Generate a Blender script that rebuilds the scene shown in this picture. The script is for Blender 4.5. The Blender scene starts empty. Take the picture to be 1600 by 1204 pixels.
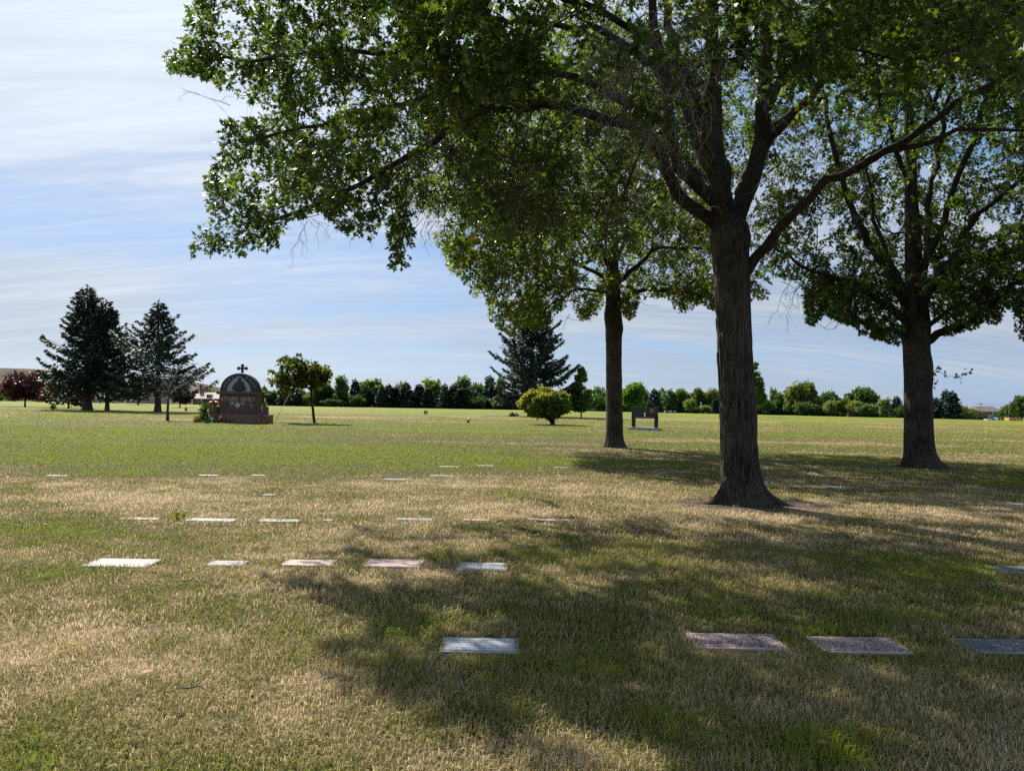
import bpy, bmesh, math, random
import numpy as np
from mathutils import Vector, Matrix

random.seed(7)
rng = np.random.default_rng(7)
SC = bpy.context.scene
COL = SC.collection
R = math.radians

# ------------------------------------------------------------------ camera model (photo is 1600 x 1204)
CAMH, FPX = 1.65, 1150.0
PITCH, ROLL = math.atan(29.5 / FPX), 0.0169
CAM = np.array([0.0, 0.0, CAMH])
Fv = np.array([0, math.cos(PITCH), math.sin(PITCH)])
U0 = np.array([0, -math.sin(PITCH), math.cos(PITCH)])
X0 = np.array([1.0, 0, 0])
Xv = X0 * math.cos(ROLL) + U0 * math.sin(ROLL)
Uv = -X0 * math.sin(ROLL) + U0 * math.cos(ROLL)

def P(px, py, D):
    return CAM + D * (Fv + Xv * ((px - 800) / FPX) + Uv * ((602 - py) / FPX))
def proj(p):
    v = np.asarray(p) - CAM
    d = v @ Fv
    dd = np.where(np.abs(d) < 1e-3, 1e-3, d)
    return 800 + FPX * (v @ Xv) / dd, 602 - FPX * (v @ Uv) / dd, d
def yh(px):
    return 631.5 + math.tan(ROLL) * (px - 800)
def at(px, D, z=0.0):
    p = P(px, yh(px), D); p[2] = z
    return p
def ground(px, py):
    d = P(px, py, 1.0) - CAM
    t = -CAMH / d[2]
    return CAM + d * t
def hgt(px, py, D):
    return CAMH + (yh(px) - py) / FPX * D
EDGE_X = [-9999, 0, 800, 1240, 1600, 9999]
EDGE_D = [215, 212, 222, 190, 150, 140]

# ------------------------------------------------------------------ noise
def _h(ix, iy, s):
    n = (ix.astype(np.int64) * 374761393 + iy.astype(np.int64) * 668265263 + s * 2246822519) & 0xffffffff
    n = ((n ^ (n >> 13)) * 1274126177) & 0xffffffff
    return ((n ^ (n >> 16)) & 0xffff) / 65535.0
def vn(x, y, s=0):
    x = np.asarray(x, float); y = np.asarray(y, float)
    ix, iy = np.floor(x), np.floor(y)
    fx, fy = x - ix, y - iy
    fx = fx * fx * (3 - 2 * fx); fy = fy * fy * (3 - 2 * fy)
    a, b = _h(ix, iy, s), _h(ix + 1, iy, s)
    c, d = _h(ix, iy + 1, s), _h(ix + 1, iy + 1, s)
    return (a * (1 - fx) + b * fx) * (1 - fy) + (c * (1 - fx) + d * fx) * fy
def fbm(x, y, s=0, o=4):
    t, a, w = 0, 0.5, 0
    for k in range(o):
        t = t + a * vn(x * 2 ** k, y * 2 ** k, s + k * 17); w += a; a *= .5
    return t / w
def sstep(a, b, x):
    t = np.clip((x - a) / (b - a), 0, 1)
    return t * t * (3 - 2 * t)
def ground_z(x, y):
    y = np.asarray(y, float); x = np.asarray(x, float)
    px = 800 + FPX * x / np.maximum(y, 1.0)
    e = np.interp(px, EDGE_X, EDGE_D)
    return -2.8 * sstep(e + 4, e + 45, y)

# ------------------------------------------------------------------ mesh helpers
def mesh_np(name, verts, faces_flat, sizes, mat=None, attrs=None, smooth=False):
    me = bpy.data.meshes.new(name)
    verts = np.ascontiguousarray(verts, np.float32)
    sizes = np.asarray(sizes, np.int32); faces_flat = np.asarray(faces_flat, np.int32)
    me.vertices.add(len(verts)); me.vertices.foreach_set('co', verts.ravel())
    me.loops.add(len(faces_flat)); me.loops.foreach_set('vertex_index', faces_flat)
    me.polygons.add(len(sizes))
    st = np.zeros(len(sizes), np.int32); st[1:] = np.cumsum(sizes)[:-1]
    me.polygons.foreach_set('loop_start', st)
    me.update(calc_edges=True)
    if smooth:
        me.polygons.foreach_set('use_smooth', np.ones(len(sizes), bool))
    for k, (dom, arr) in (attrs or {}).items():
        a = me.attributes.new(k, 'FLOAT', dom); a.data.foreach_set('value', np.asarray(arr, np.float32))
    if mat: me.materials.append(mat)
    return me

class MB:
    """collects shapes into one mesh"""
    def __init__(s): s.v, s.f, s.n, s.sm = [], [], 0, []
    def add(s, verts, faces, smooth=False):
        s.v.extend([tuple(map(float, q)) for q in verts])
        for f in faces: s.f.append([i + s.n for i in f]); s.sm.append(smooth)
        s.n += len(verts)
    def box(s, c, d, bev=0.0, rot=None, taper=1.0):
        bm = bmesh.new(); bmesh.ops.create_cube(bm, size=1)
        for v in bm.verts:
            k = taper if v.co.z > 0 else 1
            v.co = Vector((v.co.x * d[0] * k, v.co.y * d[1] * k, v.co.z * d[2]))
        if bev: bmesh.ops.bevel(bm, geom=bm.edges[:], offset=bev, segments=2, affect='EDGES', profile=.6)
        M = Matrix.Translation(Vector(c)) @ (rot if rot else Matrix.Identity(4))
        bm.verts.index_update()
        s.add([M @ v.co for v in bm.verts], [[v.index for v in f.verts] for f in bm.faces]); bm.free()
    def tube(s, pts, rad, sides=6, cap=True):
        pts = [np.asarray(p, float) for p in pts]; n = len(pts)
        if np.isscalar(rad): rad = [rad] * n
        vs, up = [], None
        for i in range(n):
            t = pts[min(i + 1, n - 1)] - pts[max(i - 1, 0)]
            t = t / (np.linalg.norm(t) + 1e-9)
            if up is None:
                a = np.array([1., 0, 0]) if abs(t[0]) < .8 else np.array([0, 1., 0])
            else: a = up
            u = a - t * (a @ t); u /= np.linalg.norm(u) + 1e-9; up = u
            w = np.cross(t, u)
            for k in range(sides):
                th = 2 * math.pi * k / sides
                vs.append(pts[i] + rad[i] * (u * math.cos(th) + w * math.sin(th)))
        fs = []
        for i in range(n - 1):
            for k in range(sides):
                a, b = i * sides + k, i * sides + (k + 1) % sides
                fs.append([a, b, b + sides, a + sides])
        if cap:
            fs.append(list(range(sides))[::-1]); fs.append([(n - 1) * sides + k for k in range(sides)])
        s.add(vs, fs, True)
    def prism(s, outline, y0, y1):
        """outline in x,z extruded along y"""
        n = len(outline)
        vs = [(x, y0, z) for x, z in outline] + [(x, y1, z) for x, z in outline]
        fs = [list(range(n)), [n + i for i in range(n)][::-1]]
        for i in range(n):
            j = (i + 1) % n; fs.append([i, i + n, j + n, j])
        s.add(vs, fs)
    def ball(s, c, r, seg=10, sc=(1, 1, 1), jit=0):
        bm = bmesh.new(); bmesh.ops.create_icosphere(bm, subdivisions=2, radius=1)
        for v in bm.verts:
            k = r * (1 + jit * (random.random() - .5)); v.co = Vector((v.co.x * k * sc[0] + c[0], v.co.y * k * sc[1] + c[1], v.co.z * k * sc[2] + c[2]))
        bm.verts.index_update()
        s.add([v.co[:] for v in bm.verts], [[v.index for v in f.verts] for f in bm.faces], True); bm.free()
    def mesh(s, name, mat):
        me = bpy.data.meshes.new(name); me.from_pydata(s.v, [], s.f); me.update()
        me.polygons.foreach_set('use_smooth', np.array(s.sm, bool))
        bm = bmesh.new(); bm.from_mesh(me); bmesh.ops.recalc_face_normals(bm, faces=bm.faces[:]); bm.to_mesh(me); bm.free()
        if mat: me.materials.append(mat)
        return me
    def build(s, name, mat, parent=None):
        return link(name, s.mesh(name, mat), parent)

def link(name, me, parent=None):
    o = bpy.data.objects.new(name, me); COL.objects.link(o)
    if parent is not None: o.parent = parent
    return o
def tag(o, label=None, cat=None, group=None, kind=None):
    if label: o['label'] = label
    if cat: o['category'] = cat
    if group: o['group'] = group
    if kind: o['kind'] = kind
    return o
def thing(name, loc, label, cat, group=None, rz=0.0):
    o = bpy.data.objects.new(name, None); COL.objects.link(o)
    o.empty_display_size = .3
    o.location = Vector([float(q) for q in loc]); o.rotation_euler = (0, 0, rz)
    return tag(o, label, cat, group)
def copy_tree(o, parent=None):
    c = o.copy(); COL.objects.link(c)
    if parent is not None: c.parent = parent
    for ch in list(o.children): copy_tree(ch, c)
    return c

# ------------------------------------------------------------------ materials
def M_new(name):
    m = bpy.data.materials.new(name); m.use_nodes = True
    nt = m.node_tree; nt.nodes.clear()
    out = nt.nodes.new('ShaderNodeOutputMaterial')
    return m, nt, out
def nd(nt, t, **kw):
    n = nt.nodes.new(t)
    for k, v in kw.items():
        if k in n.inputs: n.inputs[k].default_value = v
        else: setattr(n, k, v)
    return n
def ramp(nt, stops, interp='LINEAR'):
    n = nt.nodes.new('ShaderNodeValToRGB'); n.color_ramp.interpolation = interp
    e = n.color_ramp.elements
    while len(e) < len(stops): e.new(.5)
    for k, (p, c) in enumerate(stops):
        e[k].position = p; e[k].color = (c[0], c[1], c[2], 1) if len(c) == 3 else c
    return n
def leaf_mat(name, stops, trans=.42, tmul=(1.9, 2.0, .55), rough=.45, spec=.35):
    m, nt, out = M_new(name); L = nt.links.new
    a = nd(nt, 'ShaderNodeAttribute', attribute_name='tint')
    r = ramp(nt, stops); L(a.outputs['Fac'], r.inputs[0])
    b = nd(nt, 'ShaderNodeBsdfPrincipled', Roughness=rough); b.inputs['Specular IOR Level'].default_value = spec
    L(r.outputs[0], b.inputs['Base Color'])
    mul = nd(nt, 'ShaderNodeMix', data_type='RGBA', blend_type='MULTIPLY'); mul.inputs[0].default_value = 1
    L(r.outputs[0], mul.inputs[6]); mul.inputs[7].default_value = (*tmul, 1)
    t = nd(nt, 'ShaderNodeBsdfTranslucent'); L(mul.outputs[2], t.inputs['Color'])
    mx = nd(nt, 'ShaderNodeMixShader'); mx.inputs[0].default_value = trans
    L(b.outputs[0], mx.inputs[1]); L(t.outputs[0], mx.inputs[2]); L(mx.outputs[0], out.inputs[0])
    return m
def stone_mat(name, c1, c2, scale=60, rough=.5, bump=.15, big=3.0):
    m, nt, out = M_new(name); L = nt.links.new
    tc = nd(nt, 'ShaderNodeTexCoord')
    n1 = nd(nt, 'ShaderNodeTexNoise', Scale=scale, Detail=4.0); L(tc.outputs['Object'], n1.inputs['Vector'])
    n2 = nd(nt, 'ShaderNodeTexNoise', Scale=big, Detail=5.0); L(tc.outputs['Object'], n2.inputs['Vector'])
    ad = nd(nt, 'ShaderNodeMath', operation='ADD'); L(n1.outputs[0], ad.inputs[0]); L(n2.outputs[0], ad.inputs[1])
    hf = nd(nt, 'ShaderNodeMath', operation='MULTIPLY'); L(ad.outputs[0], hf.inputs[0]); hf.inputs[1].default_value = .5
    r = ramp(nt, [(.36, c1), (.62, c2)]); L(hf.outputs[0], r.inputs[0])
    b = nd(nt, 'ShaderNodeBsdfPrincipled', Roughness=max(rough, .6)); b.inputs['Specular IOR Level'].default_value = .15; L(r.outputs[0], b.inputs['Base Color'])
    bp = nd(nt, 'ShaderNodeBump', Strength=bump, Distance=.01); L(n1.outputs[0], bp.inputs['Height']); L(bp.outputs[0], b.inputs['Normal'])
    L(b.outputs[0], out.inputs[0]); return m
def bark_mat(name, c1, c2, zs=.16, scale=26, bump=.6, dist=.03):
    m, nt, out = M_new(name); L = nt.links.new
    tc = nd(nt, 'ShaderNodeTexCoord'); mp = nd(nt, 'ShaderNodeMapping'); mp.inputs['Scale'].default_value = (1, 1, zs)
    L(tc.outputs['Object'], mp.inputs[0])
    n1 = nd(nt, 'ShaderNodeTexNoise', Scale=scale, Detail=6.0, Roughness=.65); L(mp.outputs[0], n1.inputs['Vector'])
    n2 = nd(nt, 'ShaderNodeTexNoise', Scale=1.7, Detail=4.0); L(tc.outputs['Object'], n2.inputs['Vector'])
    ad = nd(nt, 'ShaderNodeMath', operation='MULTIPLY_ADD'); L(n2.outputs[0], ad.inputs[0]); ad.inputs[1].default_value = .5; L(n1.outputs[0], ad.inputs[2])
    r = ramp(nt, [(.58, c1), (.92, c2)]); L(ad.outputs[0], r.inputs[0])
    b = nd(nt, 'ShaderNodeBsdfPrincipled', Roughness=.9); b.inputs['Specular IOR Level'].default_value = .2
    L(r.outputs[0], b.inputs['Base Color'])
    bp = nd(nt, 'ShaderNodeBump', Strength=bump, Distance=dist); L(n1.outputs[0], bp.inputs['Height']); L(bp.outputs[0], b.inputs['Normal'])
    L(b.outputs[0], out.inputs[0]); return m
def plain(name, c, rough=.6, metal=0, var=.12):
    m, nt, out = M_new(name); L = nt.links.new
    tc = nd(nt, 'ShaderNodeTexCoord'); n = nd(nt, 'ShaderNodeTexNoise', Scale=4.0, Detail=5.0); L(tc.outputs['Object'], n.inputs['Vector'])
    r = ramp(nt, [(.3, [q * (1 - var) for q in c]), (.7, [min(1, q * (1 + var)) for q in c])]); L(n.outputs[0], r.inputs[0])
    b = nd(nt, 'ShaderNodeBsdfPrincipled', Roughness=rough, Metallic=metal); L(r.outputs[0], b.inputs['Base Color'])
    L(b.outputs[0], out.inputs[0]); return m

OAK = leaf_mat('oak_leaf', [(0, (.028, .050, .014)), (.5, (.056, .092, .022)), (.85, (.105, .14, .028)), (1, (.18, .19, .035))], .5, (1.6, 1.7, .55))
OAK2 = leaf_mat('oak_leaf_bright', [(0, (.038, .068, .014)), (.5, (.082, .115, .02)), (.85, (.145, .165, .026)), (.985, (.20, .20, .03)), (1, (.20, .09, .04))], .55)
SPRUCE = leaf_mat('spruce_needles', [(0, (.018, .036, .028)), (.5, (.036, .064, .046)), (1, (.080, .115, .07))], .15, (1.2, 1.4, .8), .6, .2)
REDLEAF = leaf_mat('maroon_leaf', [(0, (.022, .010, .014)), (.6, (.06, .022, .026)), (1, (.15, .05, .045))], .3, (1.8, .9, .8))
SHRUB = leaf_mat('shrub_leaf', [(0, (.06, .10, .024)), (.5, (.13, .17, .035)), (.8, (.25, .25, .05)), (1, (.36, .33, .07))], .4, (1.3, 1.3, .6), .7, .1)
YOUNG = leaf_mat('young_tree_leaf', [(0, (.02, .06, .02)), (.6, (.07, .15, .03)), (1, (.14, .21, .05))], .55)
SMALL = leaf_mat('small_tree_leaf', [(0, (.03, .045, .012)), (.6, (.075, .095, .018)), (1, (.17, .16, .035))], .4, rough=.75, spec=.08)
BG = [leaf_mat('far_leaf_dark', [(0, (.028, .055, .030)), (1, (.085, .135, .055))], .35, rough=.8, spec=.05),  # far leaf colours lightened in place of modelled haze
      leaf_mat('far_leaf_mid', [(0, (.042, .08, .042)), (1, (.115, .175, .068))], .4, rough=.8, spec=.05),
      leaf_mat('far_leaf_pale', [(0, (.075, .11, .045)), (1, (.19, .235, .085))], .4, rough=.8, spec=.05),
      leaf_mat('far_leaf_olive', [(0, (.06, .085, .032)), (1, (.145, .165, .058))], .4, rough=.8, spec=.05)]
BARK = bark_mat('oak_bark', (.010, .009, .008), (.105, .092, .078), .13, 34, .9, .04)
LIMB = bark_mat('limb_bark', (.014, .012, .010), (.058, .049, .041), .6, 22, .5, .02)
TWIG = plain('twig', (.045, .035, .028), .9)
DEAD = plain('dead_twig', (.17, .155, .14), .9)
SBARK = bark_mat('spruce_bark', (.035, .030, .028), (.11, .095, .085), .3, 12)

# ------------------------------------------------------------------ generic leaf batch
STAR = np.array([(0, 0), (.22, .09), (.16, .30), (.38, .13), (.52, .42), (.64, .13), (1, 0), (.64, -.13), (.52, -.42), (.38, -.13), (.16, -.30), (.22, -.09)])
RHOMB = np.array([(0, 0), (.42, .34), (1, 0), (.42, -.34)])
QUAD = np.array([(0, -.5), (0, .5), (1, .5), (1, -.5)])
BLOB = np.array([(0, .1), (.2, .45), (.55, .35), (.8, .5), (1, .0), (.75, -.3), (.4, -.5), (.1, -.3)])
def unit(a):
    return a / (np.linalg.norm(a, axis=-1, keepdims=True) + 1e-9)
def leaf_mesh(name, c, axis, nrm, size, tint, shape, mat, curl=0.0):
    n, k = len(c), len(shape)
    axis = unit(axis); nrm = unit(nrm - axis * np.sum(nrm * axis, 1, keepdims=True)); side = np.cross(nrm, axis)
    u = shape[:, 0][None, :, None]; v = shape[:, 1][None, :, None]; s = np.asarray(size)[:, None, None]
    vs = c[:, None, :] + s * (u * axis[:, None, :] + v * side[:, None, :] - curl * u * u * nrm[:, None, :])
    return mesh_np(name, vs.reshape(-1, 3), np.arange(n * k), np.full(n, k), mat, {'tint': ('FACE', tint)})
def rdir(n):
    return unit(rng.normal(size=(n, 3)))

# ------------------------------------------------------------------ skeleton
class Skel:
    def __init__(s): s.p, s.par, s.r, s.limb, s.ok = [], [], [], [], []
    def node(s, p, par, r, limb, ok=True):
        s.p.append(np.asarray(p, float)); s.par.append(par); s.r.append(r); s.limb.append(limb); s.ok.append(ok)
        return len(s.p) - 1
    def path(s, pts, par, r0, r1, limb, step=.3, wob=.03, ok=True):
        pts = [np.asarray(q, float) for q in pts]
        if par is not None and par >= 0: pts = [s.p[par]] + pts
        q = []
        n = len(pts)
        for i in range(n - 1):
            p0, p1, p2, p3 = pts[max(i - 1, 0)], pts[i], pts[i + 1], pts[min(i + 2, n - 1)]
            k = max(2, int(np.linalg.norm(p2 - p1) / step))
            for j in range(k):
                t = j / k
                q.append(.5 * ((2 * p1) + (p2 - p0) * t + (2 * p0 - 5 * p1 + 4 * p2 - p3) * t * t + (3 * p1 - p0 - 3 * p2 + p3) * t ** 3))
        q.append(pts[-1])
        ids = []
        last = par if par is not None else -1
        for i, z in enumerate(q):
            if i == 0 and par is not None and par >= 0: continue
            t = i / max(1, len(q) - 1)
            last = s.node(z + rng.normal(size=3) * wob * (1 if 0 < i < len(q) - 1 else 0), last, r0 + (r1 - r0) * t, limb, ok); ids.append(last)
        return ids
    def nearest(s, p):
        A = np.array(s.p); return int(np.argmin(np.sum((A - p) ** 2, 1)))
    def grow(s, attr, axis_xy, step=.28):
        attr = sorted(attr, key=lambda c: np.hypot(c[0] - axis_xy[0], c[1] - axis_xy[1]) + .4 * abs(c[2] - 6))
        A = np.zeros((120000, 3)); n = len(s.p); A[:n] = s.p; ok = np.zeros(120000, bool); ok[:n] = s.ok
        dirs = np.zeros((120000, 3))
        for i in range(n):
            if s.par[i] >= 0: dirs[i] = s.p[i] - s.p[s.par[i]]
        dirs[:n] = unit(dirs[:n])
        rad = np.hypot(A[:, 0] - axis_xy[0], A[:, 1] - axis_xy[1])
        out = []
        for c in attr:
            d = c - A[:n]; dist = np.linalg.norm(d, axis=1)
            cosv = np.sum(d * dirs[:n], 1) / (dist + 1e-6)
            rc = math.hypot(c[0] - axis_xy[0], c[1] - axis_xy[1])
            cost = dist * (1 + .7 * np.clip(.35 - cosv, 0, 2)) + .8 * np.clip(rad[:n] - rc, 0, 9) + np.where(ok[:n], 0, 1e6)
            j = int(np.argmin(cost)); L = dist[j]
            p1 = s.p[j] + dirs[j] * L * .4 + np.array([0, 0, .06 * L]); k = max(2, int(L / step)); last = j
            for i in range(1, k + 1):
                t = i / k
                q = (1 - t) ** 2 * s.p[j] + 2 * t * (1 - t) * p1 + t * t * c
                if i < k: q = q + rng.normal(size=3) * .025
                last2 = s.node(q, last, .004, s.limb[j], True)
                A[n] = q; dirs[n] = unit((q - s.p[last])[None])[0]; rad[n] = math.hypot(q[0] - axis_xy[0], q[1] - axis_xy[1]); ok[n] = True; n += 1
                last = last2
            out.append((c, dirs[n - 1].copy()))
        return out
    def radii(s, tip=.006, e=2.35):
        n = len(s.p); acc = np.zeros(n); s.kids = [[] for _ in range(n)]
        for i in range(n - 1, -1, -1):
            v = max(tip, acc[i] ** (1 / e)) if acc[i] > 0 else tip
            rr = max(v, s.r[i]) if s.r[i] > .0045 else v
            s.r[i] = rr
            if s.par[i] >= 0: acc[s.par[i]] += v ** e; s.kids[s.par[i]].append(i)
    def build(s, limbs, mat, parent, name='limb', skip=()):
        mbs = {}
        for i in range(len(s.p)):
            p = s.par[i]
            if s.limb[i] in skip: continue
            start = p < 0 or s.limb[p] in skip or s.limb[p] != s.limb[i] or i != max([k for k in s.kids[p] if s.limb[k] == s.limb[i]], key=lambda k: s.r[k])
            if not start: continue
            chain = [i]
            while True:
                ks = [k for k in s.kids[chain[-1]] if s.limb[k] == s.limb[i]]
                if not ks: break
                chain.append(max(ks, key=lambda k: s.r[k]))
            pts = [s.p[k] for k in chain]; rr = [s.r[k] for k in chain]
            if p >= 0: pts.insert(0, s.p[p]); rr.insert(0, min(s.r[p], rr[0] * 1.15))
            if len(pts) < 2: continue
            m = max(rr); sides = 12 if m > .1 else 8 if m > .05 else 5 if m > .02 else 3
            mbs.setdefault(s.limb[i], MB()).tube(pts, rr, sides)
        for k in sorted(mbs): mbs[k].build(name, mat, parent)

def trunk_mesh(name, base, centre, mat, flare, roots, ridge, nth=160, nz=200, seed=1, knots=()):
    """centre: list of (height, x, y, radius) ; object origin = base"""
    C = np.array(centre); zs = np.linspace(C[0, 0], C[-1, 0], nz)
    cx = np.interp(zs, C[:, 0], C[:, 1]); cy = np.interp(zs, C[:, 0], C[:, 2]); rr = np.interp(zs, C[:, 0], C[:, 3])
    th = np.linspace(0, 2 * math.pi, nth, endpoint=False)
    T, Z = np.meshgrid(th, zs)
    rad = np.repeat(rr[:, None], nth, 1)
    fl = np.zeros_like(T)
    for a, amp, wd in roots:
        d = (T - a + math.pi) % (2 * math.pi) - math.pi
        fl = np.maximum(fl, amp * np.exp(-(d / wd) ** 2))
    rad = rad + (flare * .4 + fl * .95) * np.exp(-np.clip(Z, -.1, 9) / .17) + flare * .22 * np.exp(-np.clip(Z, -.1, 9) / .8)
    for ka, kz, kr, amp in knots:
        d = (T - ka + math.pi) % (2 * math.pi) - math.pi
        rad = rad + amp * np.exp(-(d * .3 / kr) ** 2 - ((Z - kz) / kr) ** 2)
    # vertical furrows
    u = T / (2 * math.pi); per = int(2 * math.pi * rr.mean() / .045)
    warp = (fbm(u * 9, Z * 1.6, seed + 5, 3) - .5) * 1.3
    def wr(x, f):  # periodic in theta
        a = vn(x * f + warp, Z * 3.2, seed); b = vn((x - 1) * f + warp, Z * 3.2, seed); w = sstep(.85, 1, x)
        return a * (1 - w) + b * w
    n = wr(u, per); n2 = wr(u, per * 2.3)
    f = np.abs(n - .5) * 2
    rad = rad + ridge * (np.minimum(f * 1.6, 1) - .7) + ridge * .5 * (n2 - .5) + .015 * (fbm(u * 6, Z * .8, seed + 9, 3) - .5)
    V = np.stack([cx[:, None] + rad * np.cos(T), cy[:, None] + rad * np.sin(T), Z], -1).reshape(-1, 3)
    i, j = np.meshgrid(np.arange(nz - 1), np.arange(nth), indexing='ij'); j2 = (j + 1) % nth
    F = np.stack([i * nth + j, i * nth + j2, (i + 1) * nth + j2, (i + 1) * nth + j], -1).reshape(-1, 4)
    return mesh_np(name, V, F.ravel(), np.full(len(F), 4), mat, smooth=True)

def twigs_and_leaves(ends, k, L, nl, allow, axis_xy, droop=.25):
    """ends: [(pos, dir)] -> twig tubes (verts, faces) and leaf frames"""
    C = np.array([e[0] for e in ends]); Dn = np.array([e[1] for e in ends]); m = len(C)
    C = np.repeat(C, k, 0); Dn = np.repeat(Dn, k, 0); n = len(C)
    outw = C - np.array([axis_xy[0], axis_xy[1], 0]); outw[:, 2] = 0; outw = unit(outw)
    d = unit(Dn * .5 + outw * .25 + rdir(n) * .9 + np.array([0, 0, -.12]))
    ln = L * rng.uniform(.55, 1.25, n)
    start = C - Dn * rng.uniform(0, .45, n)[:, None]
    pos = lambda t: start + d * (t * ln)[:, None] + np.array([0, 0, -1]) * (droop * (t ** 2) * ln)[:, None]
    T = [np.zeros(n), np.full(n, .5), np.ones(n)]
    ring = []
    a = unit(np.cross(d, np.array([.3, .2, 1.]))); b = np.cross(d, a)
    for ti, t in enumerate(T):
        r = (.0045, .0032, .0015)[ti]
        for q in range(3):
            w = 2 * math.pi * q / 3
            ring.append(pos(t) + r * (a * math.cos(w) + b * math.sin(w)))
    V = np.stack(ring, 1).reshape(-1, 3)
    base = np.arange(n)[:, None] * 9; F = []
    for ti in range(2):
        for q in range(3):
            q2 = (q + 1) % 3
            F.append(np.stack([base[:, 0] + ti * 3 + q, base[:, 0] + ti * 3 + q2, base[:, 0] + ti * 3 + 3 + q2, base[:, 0] + ti * 3 + 3 + q], 1))
    F = np.concatenate(F); F = F[np.tile(allow(pos(np.ones(n))), 6)]
    tw = np.repeat(rng.normal(0, .16, n), nl)
    idx = np.repeat(np.arange(n), nl); t = rng.uniform(.12, 1.05, len(idx))
    start, d, ln = start[idx], d[idx], ln[idx]
    lp = start + d * (t * ln)[:, None] + np.array([0, 0, -1]) * (droop * t ** 2 * ln)[:, None] + rng.normal(size=(len(idx), 3)) * .035
    ax = unit(d * .7 + rdir(len(idx)) * .9 + np.array([0, 0, -.25]))
    nr = np.array([0, 0, 1.]) + rdir(len(idx)) * .75
    keep = allow(lp)
    tint = np.clip(rng.normal(.45, .2, len(idx)) + tw, 0, 1)
    return V, F, lp[keep], ax[keep], nr[keep], tint[keep]

def hang_twigs(mb, start, length, gen=0, d=None, r=.006):
    if d is None:
        d = np.array([random.uniform(-.7, .7), random.uniform(-.7, .7), random.uniform(-.5, .1)])
    d = d / np.linalg.norm(d); n = 5; pts = [np.array(start)]; q = d.copy()
    for i in range(n):
        q = q + np.array([random.gauss(0, .26), random.gauss(0, .26), random.gauss(-.12, .24)]); q /= np.linalg.norm(q)
        pts.append(pts[-1] + q * length / n)
    mb.tube(pts, [r * (1 - .75 * i / n) for i in range(n + 1)], 3, False)
    if gen < 2:
        for i in range(1, n + 1):
            if random.random() < .8:
                e = q * .6 + np.array([random.gauss(0, .7), random.gauss(0, .7), random.gauss(-.25, .4)])
                hang_twigs(mb, pts[i], length * random.uniform(.3, .55), gen + 1, e, r * .55)

def in_frame(p, m=60):
    x, y, d = proj(p)
    return (d > .5) & (x > -m) & (x < 1600 + m) & (y > -m) & (y < 1204)

def sample_crown(cen, rad, n, sep, ok, inner=.45):
    out = []; tries = 0; cell = {}
    while len(out) < n and tries < n * 60:
        tries += 1
        v = rng.normal(size=3); v /= np.linalg.norm(v)
        k = (inner ** 3 + (1 - inner ** 3) * rng.random()) ** (1 / 3)
        p = cen + v * k * rad
        if not ok(p): continue
        key = tuple((p // sep).astype(int)); bad = False
        for a in (-1, 0, 1):
            for b in (-1, 0, 1):
                for c in (-1, 0, 1):
                    for q in cell.get((key[0] + a, key[1] + b, key[2] + c), ()):
                        if np.sum((q - p) ** 2) < sep * sep: bad = True
        if bad: continue
        cell.setdefault(key, []).append(p); out.append(p)
    return out

def leaf_arrays(c, axis, nrm, size, shape, curl=0.0):
    n, k = len(c), len(shape)
    axis = unit(axis); nrm = unit(nrm - axis * np.sum(nrm * axis, 1, keepdims=True)); side = np.cross(nrm, axis)
    u = shape[:, 0][None, :, None]; v = shape[:, 1][None, :, None]; s = np.asarray(size)[:, None, None]
    vs = c[:, None, :] + s * (u * axis[:, None, :] + v * side[:, None, :] - curl * u * u * nrm[:, None, :])
    return vs.reshape(-1, 3), np.full(n, k)
def crown_from(batches, name, mat, parent, origin):
    V, S, T = [], [], []
    for c, ax, nr, size, tint, shape in batches:
        if len(c) == 0: continue
        v, s = leaf_arrays(c - origin, ax, nr, size, shape); V.append(v); S.append(s); T.append(tint)
    V = np.concatenate(V); S = np.concatenate(S); T = np.concatenate(T)
    return link(name, mesh_np(name, V, np.arange(len(V)), S, mat, {'tint': ('FACE', T)}), parent)

SHADE_A, SHADE_B = 0.62, 0.95          # shadow shift in x and -y per metre of height (sun direction)

# ================================================================== the big oak in front
MAIN_SIL_X = [200, 262, 300, 345, 392, 432, 450, 500, 545, 590, 606, 612, 640, 648, 660, 720, 800, 900, 1000, 1090, 1180, 1250, 1300, 1400, 1500, 1700]
MAIN_SIL_Y = [60, 118, 402, 400, 396, 386, 350, 330, 372, 366, 335, 424, 418, 345, 335, 330, 400, 420, 400, 350, 300, 220, 215, 190, 190, 190]
MAIN_L_Y = [-200, 0, 50, 88, 108, 128, 150, 170, 182, 195, 230, 280, 330, 380, 405]
MAIN_L_X = [300, 300, 285, 256, 258, 340, 372, 420, 400, 338, 345, 322, 318, 298, 296]
def main_allow(p, m=0):
    x, y, d = proj(p)
    m = m + 16 * (fbm(x * .035, y * .035, 91, 3) - .35)
    ok = (y < np.interp(x, MAIN_SIL_X, MAIN_SIL_Y) - m) & (x > np.interp(y, MAIN_L_Y, MAIN_L_X) + m)
    return np.where((d > 1) & (x > -150) & (x < 1750) & (y > -150), ok, True)

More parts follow.
